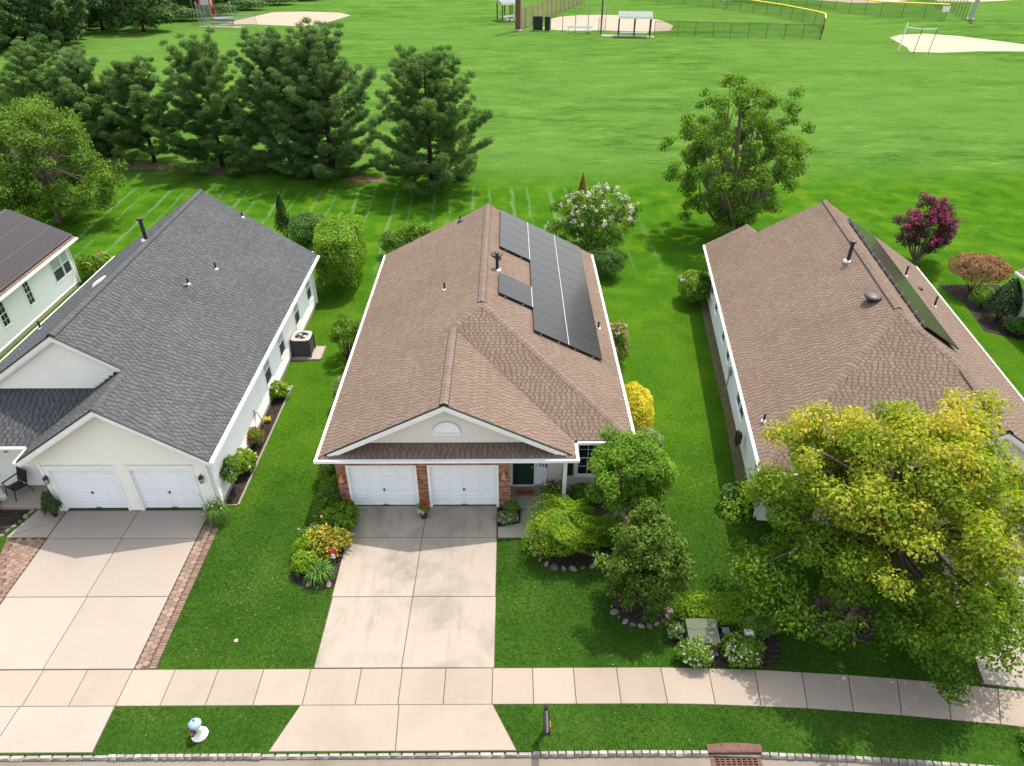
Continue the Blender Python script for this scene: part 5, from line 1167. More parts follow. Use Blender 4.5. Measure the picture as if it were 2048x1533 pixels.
# shrubs and perennials
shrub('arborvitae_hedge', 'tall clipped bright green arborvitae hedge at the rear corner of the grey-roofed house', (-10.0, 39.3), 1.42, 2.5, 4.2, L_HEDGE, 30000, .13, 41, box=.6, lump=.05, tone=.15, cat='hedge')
shrub('round_hedge', 'lower dark green hedge left of the tall clipped hedge', (-13.6, 45.6), 1.3, 1.5, 2.0, L_BOX, 7000, .12, 42, box=.3)
shrub('slim_arborvitae', 'slim pointed evergreen behind the grey roof edge', (-15.3, 46.0), .75, .75, 3.1, L_BOX, 5000, .12, 43, cone=.75, spray=.6, lump=.3)
shrub('wild_shrub', 'loose leggy green shrub behind the left eave of the middle house', (-5.9, 43.8), 1.2, .8, 2.0, L_GREEN, 3000, .15, 44, lump=.35)
shrub('brown_shrub', 'twiggy olive-brown shrub beside the leggy one', (-7.5, 43.4), .95, .85, 1.75, L_OLIVE, 3600, .11, 45)
tree('side_dogwood', 'airy bright green small tree between the left and middle houses', (-8.15, 30.6), 2.6, (.1, .1, 1.55), (1.1, 1.1, 1.05), L_BRIGHT, 4200, .10, 46, 32, (.2, .32), .045, BARK, stems=4, lowcut=-.5)
shrub('clipped_boxwood', 'clipped variegated bush half under the left eave of the middle house', (-7.55, 26.6), .55, .9, 1.65, L_VAR, 4500, .07, 47, lump=.06)
shrub('dark_shrub', 'dark leafy shrub against the left wall of the middle house', (-7.2, 33.2), .6, 1.2, 1.5, L_BOX, 3000, .1, 48)
shrub('boxwood_mound', 'rounded dark green mound at the rear corner of the middle house', (6.0, 40.2), 1.25, 1.1, 1.85, L_BOX, 7000, .09, 49)
shrub('boxwood_mound', 'leafy green mound tucked under the white crape myrtle', (4.3, 41.6), 1.0, 1.0, 1.7, L_BOX, 4500, .09, 50)
shrub('pink_hydrangea', 'pink-flowered shrub beside the right eave of the middle house', (5.45, 30.3), .62, 1.0, 2.3, L_GREEN, 4500, .10, 51, flower=(FL_PINK, 34, .085, .13))
shrub('golden_bush', 'rounded golden-yellow bush beside the right eave of the middle house', (5.55, 24.9), .78, 1.5, 2.15, L_YEL, 9500, .085, 52, lump=.08)
shrub('variegated_bush', 'grey-green variegated bush below the golden one', (5.75, 22.9), .75, .8, 1.5, L_VAR, 5000, .065, 53)
shrub('green_shrub', 'leafy green shrub at the right front corner of the middle house', (6.1, 21.6), .6, .6, 1.0, L_BRIGHT, 2600, .08, 54)
shrub('hydrangea', 'broad-leaved hydrangea beside the left wall of the right-hand house', (10.75, 36.9), 1.0, 1.1, 1.9, L_BRIGHT, 5500, .13, 55, flower=(FL_LILAC, 6, .07, .11))
shrub('dark_shrub', 'rounded dark shrub at the front corner of the right-hand house', (8.75, 20.0), .62, .6, 1.05, L_BOX, 4000, .08, 56)
shrub('corner_holly', 'upright loose green shrub at the front corner of the right-hand roof', (10.1, 17.9), .75, .7, 3.1, L_OLIVE, 5000, .10, 57, cone=.4, lump=.25)
shrub('low_hedge', 'low spreading green hedge behind the green utility box', (6.85, 14.8), 1.5, .62, .95, L_LIME, 9000, .075, 58, box=.3)
shrub('low_hedge', 'darker low bush behind the grey utility pedestals', (7.9, 14.35), .75, .6, .85, L_GREEN, 4000, .075, 59)
for i, (nm, lb, p, rr, hh, sd) in enumerate((('garden_phlox', 'white-flowered mound in front of the green utility box', (5.72, 13.3), .55, .75, 60), ('garden_phlox', 'white-flowered mound in front of the grey pedestals', (7.2, 13.35), .66, .8, 61), ('garden_phlox', 'small cream-leaved clump left of the green utility box', (5.33, 14.1), .28, .6, 62))):
    shrub(nm, lb, p, rr, rr * .85, hh, L_VAR if i == 2 else L_BRIGHT, 2600 if i < 2 else 1100, .10, sd, flower=(FL_LILAC, 46 if i < 2 else 10, .036, .038), cat='flowers', asp=.45, lump=.3)
shrub('ball_shrub', 'round bright green shrub in the far right bed', (27.4, 36.2), .78, .75, 1.2, L_BRIGHT, 3500, .09, 63)
shrub('dwarf_spruce', 'shaggy conical dark spruce in the far right bed', (27.4, 34.6), 1.25, 1.2, 2.5, L_DARK, 8000, .13, 64, cone=.7)
shrub('leafy_shrub', 'low shrub with pale sprigs beside the far right house corner', (27.5, 33.1), .65, .6, .95, L_BOX, 2500, .09, 65)
shrub('pink_hydrangea', 'pink-topped hydrangea at the corner of the white-sided house', (-25.5, 40.3), 1.1, .95, 1.6, L_BRIGHT, 5500, .13, 66, flower=(FL_PINK, 9, .08, .13))
straps('yucca', 'small spiky yucca behind the pink-topped hydrangea', (-25.6, 41.9), .5, .7, 40, L_STRAP, 67, .05)
shrub('lime_hydrangea', 'lime-green hydrangea at the far end of the side bed', (-10.85, 27.4), .5, .5, .85, L_LIME, 2600, .095, 68, flower=(FL_CREAM, 12, .06, .08))
shrub('lime_hydrangea', 'lime-green hydrangea in the side bed nearest the driveway', (-10.9, 22.2), .48, .62, 1.0, L_LIME, 2800, .095, 69, flower=(FL_CREAM, 14, .06, .08))
shrub('rose_bush', 'red-flowered rose bush in the side bed', (-11.0, 23.9), .42, .42, .85, L_GREEN, 1500, .07, 70, flower=(FL_RED, 22, .05, .045))
straps('yellow_perennial', 'small yellow perennial in the side bed', (-10.95, 25.5), .25, .25, 40, L_YEL, 71, .06)
tree('topiary_standard', 'small round-headed standard tree at the garage corner of the grey-roofed house', (-11.0, 20.95), 1.65, (0, 0, 1.15), (.56, .52, .5), L_GREEN, 3600, .075, 72, 20, (.3, .45), .025, BARK, nb=12, base_f=.5)
straps('fountain_grass', 'green fountain grass clump beside the pale driveway', (-11.05, 19.3), .62, .85, 420, L_STRAP, 73, .014, 1.1, flower=(FL_CREAM, 20, .03, .03))
shrub('dwarf_conifer', 'dark curl-topped dwarf conifer beside the left garage door', (-17.42, 19.62), .42, .42, 1.25, L_DARK, 4500, .06, 74, cone=.62, lump=.22)
shrub('porch_shrub', 'yellow-green shrub at the left porch edge', (-20.2, 20.05), .45, .4, .7, L_LIME, 1600, .08, 75)
shrub('porch_shrub', 'small green mound in the left porch bed', (-20.0, 18.7), .32, .3, .42, L_BRIGHT, 1100, .06, 76)
shrub('bed_shrub', 'yellow-tipped green shrub at the left garage corner of the middle house', (-7.25, 21.6), .5, .7, 1.3, L_BRIGHT, 3200, .085, 77)
shrub('bed_shrub', 'feathery green perennial below the left brick pier', (-6.85, 20.3), .48, .5, 1.25, L_GREEN, 2800, .08, 78, spray=.6, asp=.4)
shrub('green_hosta', 'green hosta clump beside the top of the driveway', (-6.4, 19.1), .8, .62, .75, L_BRIGHT, 1500, .2, 79, cat='plant', asp=.5, lump=.3, spray=.25)
shrub('gold_hosta', 'gold-edged hosta clump beside the driveway', (-6.6, 17.9), .82, .68, .8, L_YSTRAP, 1700, .17, 80, cat='plant', asp=.5, lump=.3, spray=.2)
shrub('lily_leaves', 'mixed green perennials between the hosta clump and the brick pier', (-6.95, 19.7), .55, .6, .75, L_GREEN, 1500, .14, 180, cat='plant', asp=.35, lump=.35, spray=.5)
shrub('rudbeckia', 'yellow-green leafy perennial at the lawn side of the gold hosta', (-7.35, 17.7), .4, .5, .7, L_LIME, 1100, .11, 181, cat='plant', asp=.4, lump=.3, spray=.4)
shrub('gold_bush', 'small yellow-green round bush at the lawn side of the flower bed', (-7.15, 16.9), .48, .45, .85, L_LIME, 2400, .075, 81)
straps('daylily', 'dark green daylily clump at the front of the flower bed', (-6.6, 16.55), .65, .6, 150, L_STRAP, 82, .035, 1.0)
straps('daylily', 'green leafy clump with one orange bloom beside the gold hosta', (-7.3, 18.3), .5, .55, 90, L_STRAP, 83, .05, 1.0, flower=(FL_PINK, 2, .06, .06))
shrub('fern_clump', 'dark ferny clump against the left garage jamb', (-6.25, 19.75), .35, .3, .55, L_GREEN, 1200, .07, 84)
shrub('grey_mound', 'silvery green mound of annuals between the driveway and entry walk', (-.08, 19.25), .44, .32, .42, L_VAR, 1700, .06, 85, flower=(FL_WHITE, 7, .035, .04))
shrub('dark_fern', 'dark green fern beside the brick pier, left of the doormat', (.1, 19.65), .32, .28, .62, L_GREEN, 1100, .07, 86)
shrub('porch_hydrangea', 'drooping pink-flowered plant at the porch post', (1.75, 20.1), .55, .5, 1.15, L_OLIVE, 2200, .09, 87, flower=(FL_PINK, 9, .06, .075), lump=.25)
shrub('window_shrub', 'broad bright green shrub under the front window', (3.0, 20.3), .75, .45, .8, L_BRIGHT, 2800, .09, 88)
straps('ground_lily', 'green sprouts at the foot of the large maple', (10.7, 14.25), .3, .3, 30, L_BRIGHT, 89, .08); straps('ground_lily', 'green sprouts beside the trunk of the large maple', (11.35, 14.5), .36, .35, 34, L_BRIGHT, 90, .08)
shrub('ground_shrub', 'dark leafy ground cover between the lace-leaf maple and the young tree', (3.4, 18.3), .75, .7, .8, L_GREEN, 2600, .09, 190)
shrub('ground_shrub', 'pale cream-leaved shrub right of the young green tree', (5.2, 18.9), .6, .55, .95, L_VAR, 2200, .08, 191, lump=.3)
straps('iris_clump', 'strappy iris clump at the front of the stone-edged ring', (4.6, 14.75), .4, .5, 60, L_STRAP, 91, .03, .8)
shrub('verge_weeds', 'leafy weeds at the right end of the grass verge', (14.75, 10.45), .5, .4, .5, L_BRIGHT, 1200, .09, 92, lump=.4)
# far trees at the top left
rngf = np.random.default_rng(5); far = 'far trees beyond the ball field'
spots = [(-70, 122, 11, 6, 'p', 'spreading far conifer nearest the left edge of the field'), (-79, 117, 10, 6, 'p', 'far conifer at the left photo edge'), (-63, 136, 9.5, 5.5, 'b', 'far rounded dark tree standing forward of the tree line'), (-76, 130, 12, 6.5, 'p', 'dark far conifer behind the spreading one'), (-88, 126, 12, 7, 'b', 'far leafy tree at the top left corner'), (-68, 147, 10, 6, 'p', 'far conifer behind the rounded dark tree'), (-80, 144, 12, 7, 'p', 'tall far conifer in the second row'), (-93, 142, 13, 7, 'b', 'far leafy tree in the second row'), (-62, 158, 9, 5.5, 'b', 'far leafy tree left of the backstop'), (-72, 162, 11, 6.5, 'b', 'far leafy tree behind the backstop'), (-57, 171, 8, 5, 'b', 'far leafy tree at the top of the tree line'), (-52, 181, 8, 5, 'b', 'far leafy tree at the end of the tree line'), (-85, 158, 12, 7, 'b', 'far leafy tree deep in the tree line'), (-82, 124, 11, 6.5, 'p', 'far conifer between the left-edge conifer and the leafy corner tree'), (-90, 134, 12, 7, 'b', 'far leafy tree at the left edge in the second row'), (-71, 138, 10, 6, 'b', 'far leafy tree left of the rounded dark tree'), (-77, 152, 11, 6.5, 'b', 'far leafy tree behind the tall far conifer'), (-101, 152, 13, 8, 'b', 'far leafy tree at the extreme top left'), (-66, 166, 9, 6, 'b', 'far leafy tree past the red-framed tower'), (-64, 176, 9, 6, 'b', 'far leafy tree deep behind the backstop')]
for i, (x, y, h, r, k, lb) in enumerate(spots):
    if k == 'p': pine(lb, (x, y), h, r, 200 + i, L_FAR, far, 'far_conifer', .03, .5, .7, .2, .45, 40)
    else: tree('far_tree', lb, (x, y), h, (0, 0, h * .52), (r, r, h * .5), L_FAR, 7000, .55, 220 + i, 55, (.18, .3), .25, BARK_D, group=far, nb=8, lowcut=-.95)
for i, (x, y, rx, h) in enumerate(((-61, 149, 4, 2.2), (-57, 156, 4, 2.0), (-53.5, 164, 4, 2.0), (-49.5, 172, 4, 2.0), (-45, 180, 4, 2.2))):
    shrub('far_bush', ['far bush left of the backstop', 'far bush behind the backstop', 'far bush beside the clay infield', 'far bush past the clay infield', 'far bush at the top photo edge'][i], (x, y), rx, 2.4, h, L_FAR, 2200, .38, 250 + i, group='far bushes along the tree line', lump=.25)

# ------------------------------------------------------------------ street and garden objects
def part(t, mb, name, m, smooth=False): return mb.build(name, m, t, None, smooth)
# hydrant
t = thing('fire_hydrant', 'white fire hydrant with pale blue bonnet on the grass verge', 'hydrant', (-8.82, 10.98, 0), R(-22))
mb = MB(); mb.lathe((0, 0, 0), [(.2, 0), (.2, .05), (.13, .06), (.12, .1), (.115, .48), (.15, .5), (.15, .54)], 18); part(t, mb, 'barrel', WHITEP, True)
mb = MB(); mb.lathe((0, 0, .54), [(.165, 0), (.175, .02), (.165, .05), (.12, .12), (.06, .165), (.0, .17)], 18); bn = part(t, mb, 'bonnet', BLUE, True)
mb = MB(); mb.lathe((0, 0, .70), [(.035, 0), (.03, .06)], 5); mb.build('operating_nut', NAVY, bn)
for sx in (-1, 1):
    mb = MB(); mb.tube([(sx * .1, 0, .42), (sx * .19, 0, .42)], .055, 12); mb.tube([(sx * .19, 0, .42), (sx * .23, 0, .42)], .068, 8); part(t, mb, 'side_cap', WHITEP, False)
mb = MB(); mb.tube([(0, -.1, .36), (0, -.2, .36)], .085, 14); mb.tube([(0, -.2, .36), (0, -.225, .36)], .098, 14); mb.tube([(0, -.225, .36), (0, -.255, .36)], .075, 14); part(t, mb, 'pumper_cap', IRON)
mb = MB(); mb.lathe((0, 0, .0), [(.23, 0), (.23, .035)], 18); part(t, mb, 'flange', WHITEP)
# mailbox
t = thing('mailbox', 'black post-mounted mailbox with orange flag on the grass verge', 'mailbox', (1.0, 11.02, 0))
mb = MB(); V = []; F = []; n = 9
for y in (-.62, -.08):
    for i in range(n): a = math.pi * i / (n - 1); V.append((.085 * math.cos(a), y, 1.12 + .085 * math.sin(a)))
    V += [(-.085, y, .98), (.085, y, .98)]
k = n + 2
for i in range(k): F.append((i, (i + 1) % k, k + (i + 1) % k, k + i))
F += [tuple(range(k - 1, -1, -1)), tuple(k + i for i in range(k))]
mb.add(V, F); bx0 = part(t, mb, 'box', BLACK)
mb = MB(); V = [(v[0] * 1.1, -.655 if v[1] < -.3 else -.615, (v[2] - 1.07) * 1.08 + 1.07) for v in V]; mb.add(V, F); dr0 = mb.build('door', BLACK, bx0)
mb = MB(); mb.box(-.02, -.67, 1.15, .02, -.655, 1.18); mb.build('pull', LEAD, dr0)
mb = MB(); mb.box(.092, -.52, 1.02, .1, -.30, 1.07); mb.box(.092, -.52, 1.07, .1, -.47, 1.14); part(t, mb, 'flag', ORANGE)
mb = MB(); mb.bbox(-.05, -.05, 0, .05, .05, 1.22, .02); mb.tube([(0, 0, 1.22), (0, 0, 1.27), (0, 0, 1.31)], [.04, .055, .01], 8); part(t, mb, 'post', BLACK)
mb = MB(); mb.box(-.035, -.56, .92, .035, -.05, .98); part(t, mb, 'arm', BLACK)
# storm drain
t = thing('storm_drain', 'rusty cast-iron storm drain with grate set in the kerb', 'drain', (6.27, 10.40, -.12))
mb = MB(); V = []; F = []
xs2 = np.linspace(-.76, .76, 13)
for x in xs2:
    yb_ = .20 + .05 * math.cos(x * 2); V += [(x, yb_, .155), (x, .03, .175), (x, -.02, .15), (x, -.02, .10), (x, .02, .10)]
for i in range(12):
    for k in range(4): F.append((i * 5 + k, i * 5 + k + 1, i * 5 + k + 6, i * 5 + k + 5))
mb.add(V, F); part(t, mb, 'hood', IRON)
mb = MB(); mb.box(-.76, .06, .0, .76, .12, .14); part(t, mb, 'throat', MATTE)
mb = MB(); mb.box(-.76, -.02, -.02, -.64, .1, .12); mb.box(.64, -.02, -.02, .76, .1, .12); part(t, mb, 'cheek', IRON)
mb = MB(); mb.box(-.70, -.68, -.02, .70, .03, .012); part(t, mb, 'pit', MATTE)
mb = MB()
for i in range(9): x = -.60 + i * .15; mb.box(x - .02, -.66, .014, x + .02, -.11, .03)
for j in range(9): y = -.66 + j * .066; mb.box(-.62, y, .0145, .62, y + .026, .0305)
mb.box(-.7, -.68, .013, -.6, -.03, .032); mb.box(.6, -.68, .013, .7, -.03, .032); part(t, mb, 'grate', IRON)
# utility boxes
t = thing('utility_box', 'large sage-green electrical transformer box with yellow warning sticker', 'utility box', (6.05, 13.85, 0))
mb = MB(); mb.box(-.5, -.42, -.02, .5, .45, .05); part(t, mb, 'pad', CONC_GREY)
mb = MB(); mb.hexa([(-.46, -.36, .05), (.46, -.36, .05), (.46, .38, .05), (-.46, .38, .05), (-.46, -.36, .60), (.46, -.36, .60), (.46, .38, .74), (-.46, .38, .74)]); cb = part(t, mb, 'cabinet', UTIL)
mb = MB(); q = lambda x, y, d=0: (x, y, .60 + .14 * (y + .36) / .74 + d)
mb.hexa([q(-.48, -.39, .001), q(.48, -.39, .001), q(.48, .05, .001), q(-.48, .05, .001), q(-.48, -.39, .035), q(.48, -.39, .035), q(.48, .05, .035), q(-.48, .05, .035)]); mb.hexa([q(-.48, .06, .001), q(.48, .06, .001), q(.48, .40, .001), q(-.48, .40, .001), q(-.48, .06, .038), q(.48, .06, .038), q(.48, .40, .038), q(-.48, .40, .038)]); part(t, mb, 'lid', UTIL)
mb = MB(); mb.box(-.28, .03, .72, -.2, .06, .735); mb.box(.2, .03, .72, .28, .06, .735); part(t, mb, 'hinge', UTIL_D)
mb = MB(); mb.box(.22, -.366, .5, .38, -.36, .57); part(t, mb, 'warning_sticker', YELLOW)
t = thing('utility_pedestal', 'dark grey-green utility pedestal beside the transformer box', 'pedestal', (6.85, 14.0, 0)); mb = MB(); mb.bbox(-.11, -.11, 0, .11, .11, .5, .03); part(t, mb, 'housing', UTIL_D); mb = MB(); mb.bbox(-.125, -.125, .42, .125, .125, .54, .03); part(t, mb, 'cap', UTIL_D)
t = thing('utility_pedestal', 'light grey utility pedestal beside the white flowers', 'pedestal', (7.52, 13.85, 0)); mb = MB(); mb.bbox(-.12, -.1, 0, .12, .1, .52, .03); part(t, mb, 'housing', UTIL_L); mb = MB(); mb.bbox(-.135, -.115, .5, .135, .115, .66, .03); part(t, mb, 'cap', UTIL_L)
t = thing('cleanout_cap', 'small round white pipe cap set in the left lawn', 'cap', (-8.75, 14.05, 0)); mb = MB(); mb.lathe((0, 0, 0), [(.055, 0), (.055, .045), (.03, .05)], 14); part(t, mb, 'cap', UTIL_L); mb = MB(); mb.box(-.015, -.015, .05, .015, .015, .06); part(t, mb, 'plug', UTIL_L)
# air conditioner
t = thing('air_conditioner', 'brown air-conditioning condenser on a pale pad beside the grey-roofed house', 'air conditioner', (-10.62, 31.35, 0))
mb = MB(); mb.bbox(-.58, -.66, -.02, .95, .62, .06, .02); pd_ = part(t, mb, 'pad', CONC_CLEAN)
mb = MB()
for i in range(14): mb.bbox(-.58 + i * .11, -.72, 0, -.58 + i * .11 + .1, -.665, .1, .02); mb.bbox(.955, -.66 + i * .092, 0, 1.0, -.66 + i * .092 + .085, .1, .02)
eg2 = mb.build('scalloped_edging', CONC_CLEAN, pd_)
mb = MB(); mb.box(-.41, -.41, .1, .41, .41, .98); part(t, mb, 'core', BLACK)
mb = MB()
for i in range(13):
    z = .14 + i * .066
    mb.hexa([(-.45, -.45, z), (.45, -.45, z), (.45, .45, z), (-.45, .45, z), (-.43, -.43, z + .05), (.43, -.43, z + .05), (.43, .43, z + .05), (-.43, .43, z + .05)])
part(t, mb, 'louvre_slat', DARKGREY)
mb = MB()
for sx in (-1, 1):
    for sy in (-1, 1): mb.box(sx * .455 - .03, sy * .455 - .03, .06, sx * .455 + .03, sy * .455 + .03, 1.0)
part(t, mb, 'corner_post', DARKGREY)
mb = MB(); N_ = 24; V = []; F = []
for r_, z, sq in ((0, 1.0, 1), (0, 1.06, 1), (.36, 1.07, 0), (.34, .98, 0)):
    for i in range(N_):
        a = 2 * math.pi * i / N_
        if sq: k = .49 / max(abs(math.cos(a)), abs(math.sin(a))); k = min(k, .60); V.append((k * math.cos(a), k * math.sin(a), z))
        else: V.append((r_ * math.cos(a), r_ * math.sin(a), z))
for k in range(3):
    for i in range(N_): F.append((k * N_ + i, k * N_ + (i + 1) % N_, (k + 1) * N_ + (i + 1) % N_, (k + 1) * N_ + i))
mb.add(V, F); part(t, mb, 'top_cover', TAUPE)
mb = MB(); mb.lathe((0, 0, .985), [(.35, 0), (.35, .012)], 24); part(t, mb, 'shroud', BLACK)
for i in range(3):
    a = 2 * math.pi * i / 3; mb = MB(); q = lambda r, da, z: (r * math.cos(a + da), r * math.sin(a + da), z); mb.hexa([q(.07, -.5, 1.005), q(.31, -.33, 1.005), q(.31, .33, 1.03), q(.07, .5, 1.03), q(.07, -.5, 1.011), q(.31, -.33, 1.011), q(.31, .33, 1.036), q(.07, .5, 1.036)]); part(t, mb, 'fan_blade', STEEL)
mb = MB(); mb.lathe((0, 0, 1.0), [(.08, 0), (.08, .05), (.03, .06)], 12); part(t, mb, 'fan_hub', DARKGREY)
mb = MB(); mb.box(.485, -.05, .68, .49, .05, .78); part(t, mb, 'badge', RED)
mb = MB(); mb.box(-.60, -.1, .55, -.52, .1, .95); mb.tube([(-.55, 0, .6), (-.5, -.05, .3), (-.42, -.1, .2)], .02, 6); part(t, mb, 'disconnect_box', STEEL)
# porch chair
t = thing('porch_chair', 'black slatted metal armchair on the left porch', 'chair', (-19.35, 20.75, .15), R(-28))
mb = MB(); mb.hexa([(-.27, -.25, .40), (.27, -.25, .40), (.27, .24, .36), (-.27, .24, .36), (-.27, -.25, .43), (.27, -.25, .43), (.27, .24, .39), (-.27, .24, .39)]); part(t, mb, 'seat', BLACK)
for i in range(6):
    x = -.225 + i * .09; mb = MB(); mb.hexa([(x - .03, .24, .5), (x + .03, .24, .5), (x + .03, .27, .5), (x - .03, .27, .5), (x - .03, .38, .98), (x + .03, .38, .98), (x + .03, .41, .98), (x - .03, .41, .98)]); part(t, mb, 'back_slat', BLACK)
mb = MB(); mb.tube([(-.28, .39, 1.0), (.28, .39, 1.0)], .02, 6); mb.tube([(-.28, .25, .46), (.28, .25, .46)], .018, 6); part(t, mb, 'back_rail', BLACK)
for sx in (-1, 1):
    mb = MB(); mb.tube([(sx * .29, .42, 1.02), (sx * .29, .24, .42), (sx * .29, .34, 0)], .02, 6); part(t, mb, 'leg', BLACK)
    mb = MB(); mb.tube([(sx * .29, -.36, 0), (sx * .29, -.26, .42), (sx * .29, -.28, .64)], .02, 6); part(t, mb, 'leg', BLACK)
    mb = MB(); mb.hexa([(sx * .29 - .03, -.32, .64), (sx * .29 + .03, -.32, .64), (sx * .29 + .03, .32, .68), (sx * .29 - .03, .32, .68), (sx * .29 - .03, -.32, .665), (sx * .29 + .03, -.32, .665), (sx * .29 + .03, .32, .705), (sx * .29 - .03, .32, .705)]); part(t, mb, 'armrest', BLACK)
t = thing('doormat', 'plain black doormat at the left house door', 'doormat', (-17.95, 20.62, .15)); mb = MB(); mb.bbox(-.42, -.28, .002, .42, .28, .02, .006); part(t, mb, 'mat', MATTE); mb = MB(); mb.box(-.36, -.22, .02, .36, .22, .024); part(t, mb, 'pile', DARKGREY)
t = thing('doormat', 'brown coir doormat lettered Sweet at the green front door', 'doormat', (.61, 20.69, .15)); mb = MB(); mb.bbox(-.41, -.2, .002, .41, .2, .025, .006); mt = part(t, mb, 'mat', COIR)
text('Sweet', .27, (0.02, .0, .026), (0, 0, R(6)), BLACK, t, 'lettering', (0, 0, 0), .35, .002); text('HOME', .075, (-.22, .145, .026), (0, 0, 0), BLACK, t, 'lettering', (0, 0, 0), 0, .002, 1.4); text('HOME', .075, (.2, -.15, .026), (0, 0, 0), BLACK, t, 'lettering', (0, 0, 0), 0, .002, 1.4)
# flower pot between the garage doors
t = thing('flower_pot', 'dark pot of red and white flowers between the two brick garage doors', 'flower pot', (-3.27, 19.5, .03))
mb = MB(); mb.lathe((0, 0, 0), [(.13, 0), (.17, .26), (.195, .27), (.195, .31), (.17, .31), (.16, .28), (.02, .28)], 16); part(t, mb, 'pot', POT, False)
rg = np.random.default_rng(301)
for nm, m_, pts, n_, sz in (('foliage', L_GREEN, [(0, 0, .4, .2), (-.1, .05, .5, .16), (.12, 0, .42, .16)], 420, .08), ('white_blossom', FL_WHITE, [(-.12, -.1, .40, .1), (-.02, -.14, .38, .09), (-.18, 0, .44, .07)], 170, .05), ('red_blossom', FL_RED, [(.07, .05, .62, .10), (.05, .02, .5, .08), (.18, -.05, .42, .08), (.08, .08, .75, .06)], 200, .06)):
    C, N, D, L, Wd, _, _, _ = clump_leaves(rg, pts, n_, sz, 1, .4, .75); crownmesh(nm, t, m_, C, N, D, L, Wd, rg.random(n_))
# garden flag, ornaments
t = thing('garden_ornament', 'red and silver garden spinner among the gold hosta', 'ornament', (-6.2, 17.15, 0)); mb = MB(); mb.tube([(0, 0, 0), (0, 0, .95)], .012, 6); part(t, mb, 'pole', STEEL)
mb = MB(); mb.hexa([(-.12, -.01, .55), (.0, -.03, .5), (.0, -.01, .5), (-.12, .01, .55), (-.14, -.01, .8), (-.02, -.03, .78), (-.02, -.01, .78), (-.14, .01, .8)]); mb.hexa([(.02, -.02, .6), (.14, -.02, .66), (.14, 0, .66), (.02, 0, .6), (.03, -.02, .9), (.13, -.02, .86), (.13, 0, .86), (.03, 0, .9)]); part(t, mb, 'vane', RED)
mb = MB(); mb.hexa([(-.03, -.06, .42), (.07, -.06, .44), (.07, -.04, .44), (-.03, -.04, .42), (-.06, -.06, .62), (.05, -.06, .66), (.05, -.04, .66), (-.06, -.04, .62)]); part(t, mb, 'silver_vane', WHITEP)
t = thing('garden_ornament', 'red and blue toy ornament at the left porch edge', 'ornament', (-19.95, 19.85, 0)); mb = MB(); mb.bbox(-.22, -.14, .05, .22, .14, .28, .04); part(t, mb, 'box', RED); mb = MB(); mb.bbox(-.2, -.02, .28, .1, .14, .45, .04); part(t, mb, 'cab', NAVY); mb = MB(); mb.lathe((.02, -.02, .4), [(.02, -.07), (.07, -.03), (.07, .03), (.02, .07)], 10); part(t, mb, 'ball', WHITEP)
t = thing('garden_lamp', 'thin black shepherd hook in the flower bed left of the driveway', 'garden hook', (-7.0, 18.55, 0)); mb = MB(); mb.tube([(0, 0, 0), (0, 0, 1.1), (.05, 0, 1.2), (.13, 0, 1.18), (.15, 0, 1.1)], .012, 6); part(t, mb, 'hook', BLACK); mb = MB(); mb.lathe((.15, 0, .98), [(.01, .12), (.05, .06), (.05, 0), (.01, -.02)], 8); part(t, mb, 'feeder', TERRA)
# hose on the right-hand house wall
t = thing('hose_reel', 'coiled dark garden hose on the left wall of the right-hand house', 'hose', (9.7, 23.1, .9), -TH); mb = MB()
for k in range(5):
    rr = .26 + .03 * (k % 3); mb.tube([(-.09 - .018 * k, rr * math.cos(a) * (.85), rr * math.sin(a) * 1.25) for a in np.linspace(0, 6.283, 19)], .014, 5, False)
part(t, mb, 'hose', plain('green_black_hose', (.03, .032, .02), .5, .3)); mb = MB(); mb.box(-.16, -.1, .1, .0, .1, .2); mb.box(-.03, -.15, -.2, .02, .15, .25); part(t, mb, 'hanger', DARKGREY)
# picnic-style white canopy corner behind the grey house
t = thing('patio_awning', 'pale blue-white patio awning corner behind the grey roof', 'awning', (-12.2, 38.0, 0)); mb = MB(); mb.hexa([(-1.6, -.9, 2.35), (1.0, -.9, 2.35), (1.0, 1.2, 2.15), (-1.6, 1.2, 2.15), (-1.6, -.9, 2.40), (1.0, -.9, 2.40), (1.0, 1.2, 2.2), (-1.6, 1.2, 2.2)]); part(t, mb, 'roof_panel', plain('pale_awning', (.62, .68, .70), .5, .3)); mb = MB(); mb.box(.9, 1.1, 0, .97, 1.17, 2.15); mb.box(-1.55, 1.1, 0, -1.48, 1.17, 2.15); part(t, mb, 'post', TRIM)

# ------------------------------------------------------------------ ball-field furniture
def fence(label, pts, h, sp, capm=None, chainm=CHAIN, postm=None, name='chain_link_fence', pr=.04):
    t = thing(name, label, 'fence', (pts[0][0], pts[0][1], 0)); o = Vector((pts[0][0], pts[0][1], 0)); P = [Vector((*p, 0)) - o for p in pts]
    mb = MB(); rail = MB()
    for a, b in zip(P, P[1:]):
        L = (b - a).length; n = max(1, round(L / sp)); d = (b - a) / n
        for i in range(n + 1 if b is P[-1] else n):
            p = a + d * i; pm = MB(); pm.tube([p, p + ZV * h], pr, 6); part(t, pm, 'post', postm or DARKGREY)
        mb.add([a + ZV * .05, b + ZV * .05, b + ZV * (h - .03), a + ZV * (h - .03)], [(0, 1, 2, 3)])
        if capm: rail.tube([a + ZV * h, b + ZV * h], .11, 6)
        else: rail.tube([a + ZV * h, b + ZV * h], .03, 5)
    part(t, mb, 'mesh_panel', chainm); part(t, rail, 'top_rail', capm or postm or DARKGREY); return t
fence('low black chain-link fence along the near side of the middle ball field', [(24.6, 131.6), (28.5, 131.2), (51.1, 127.2)], 2.2, 2.9)
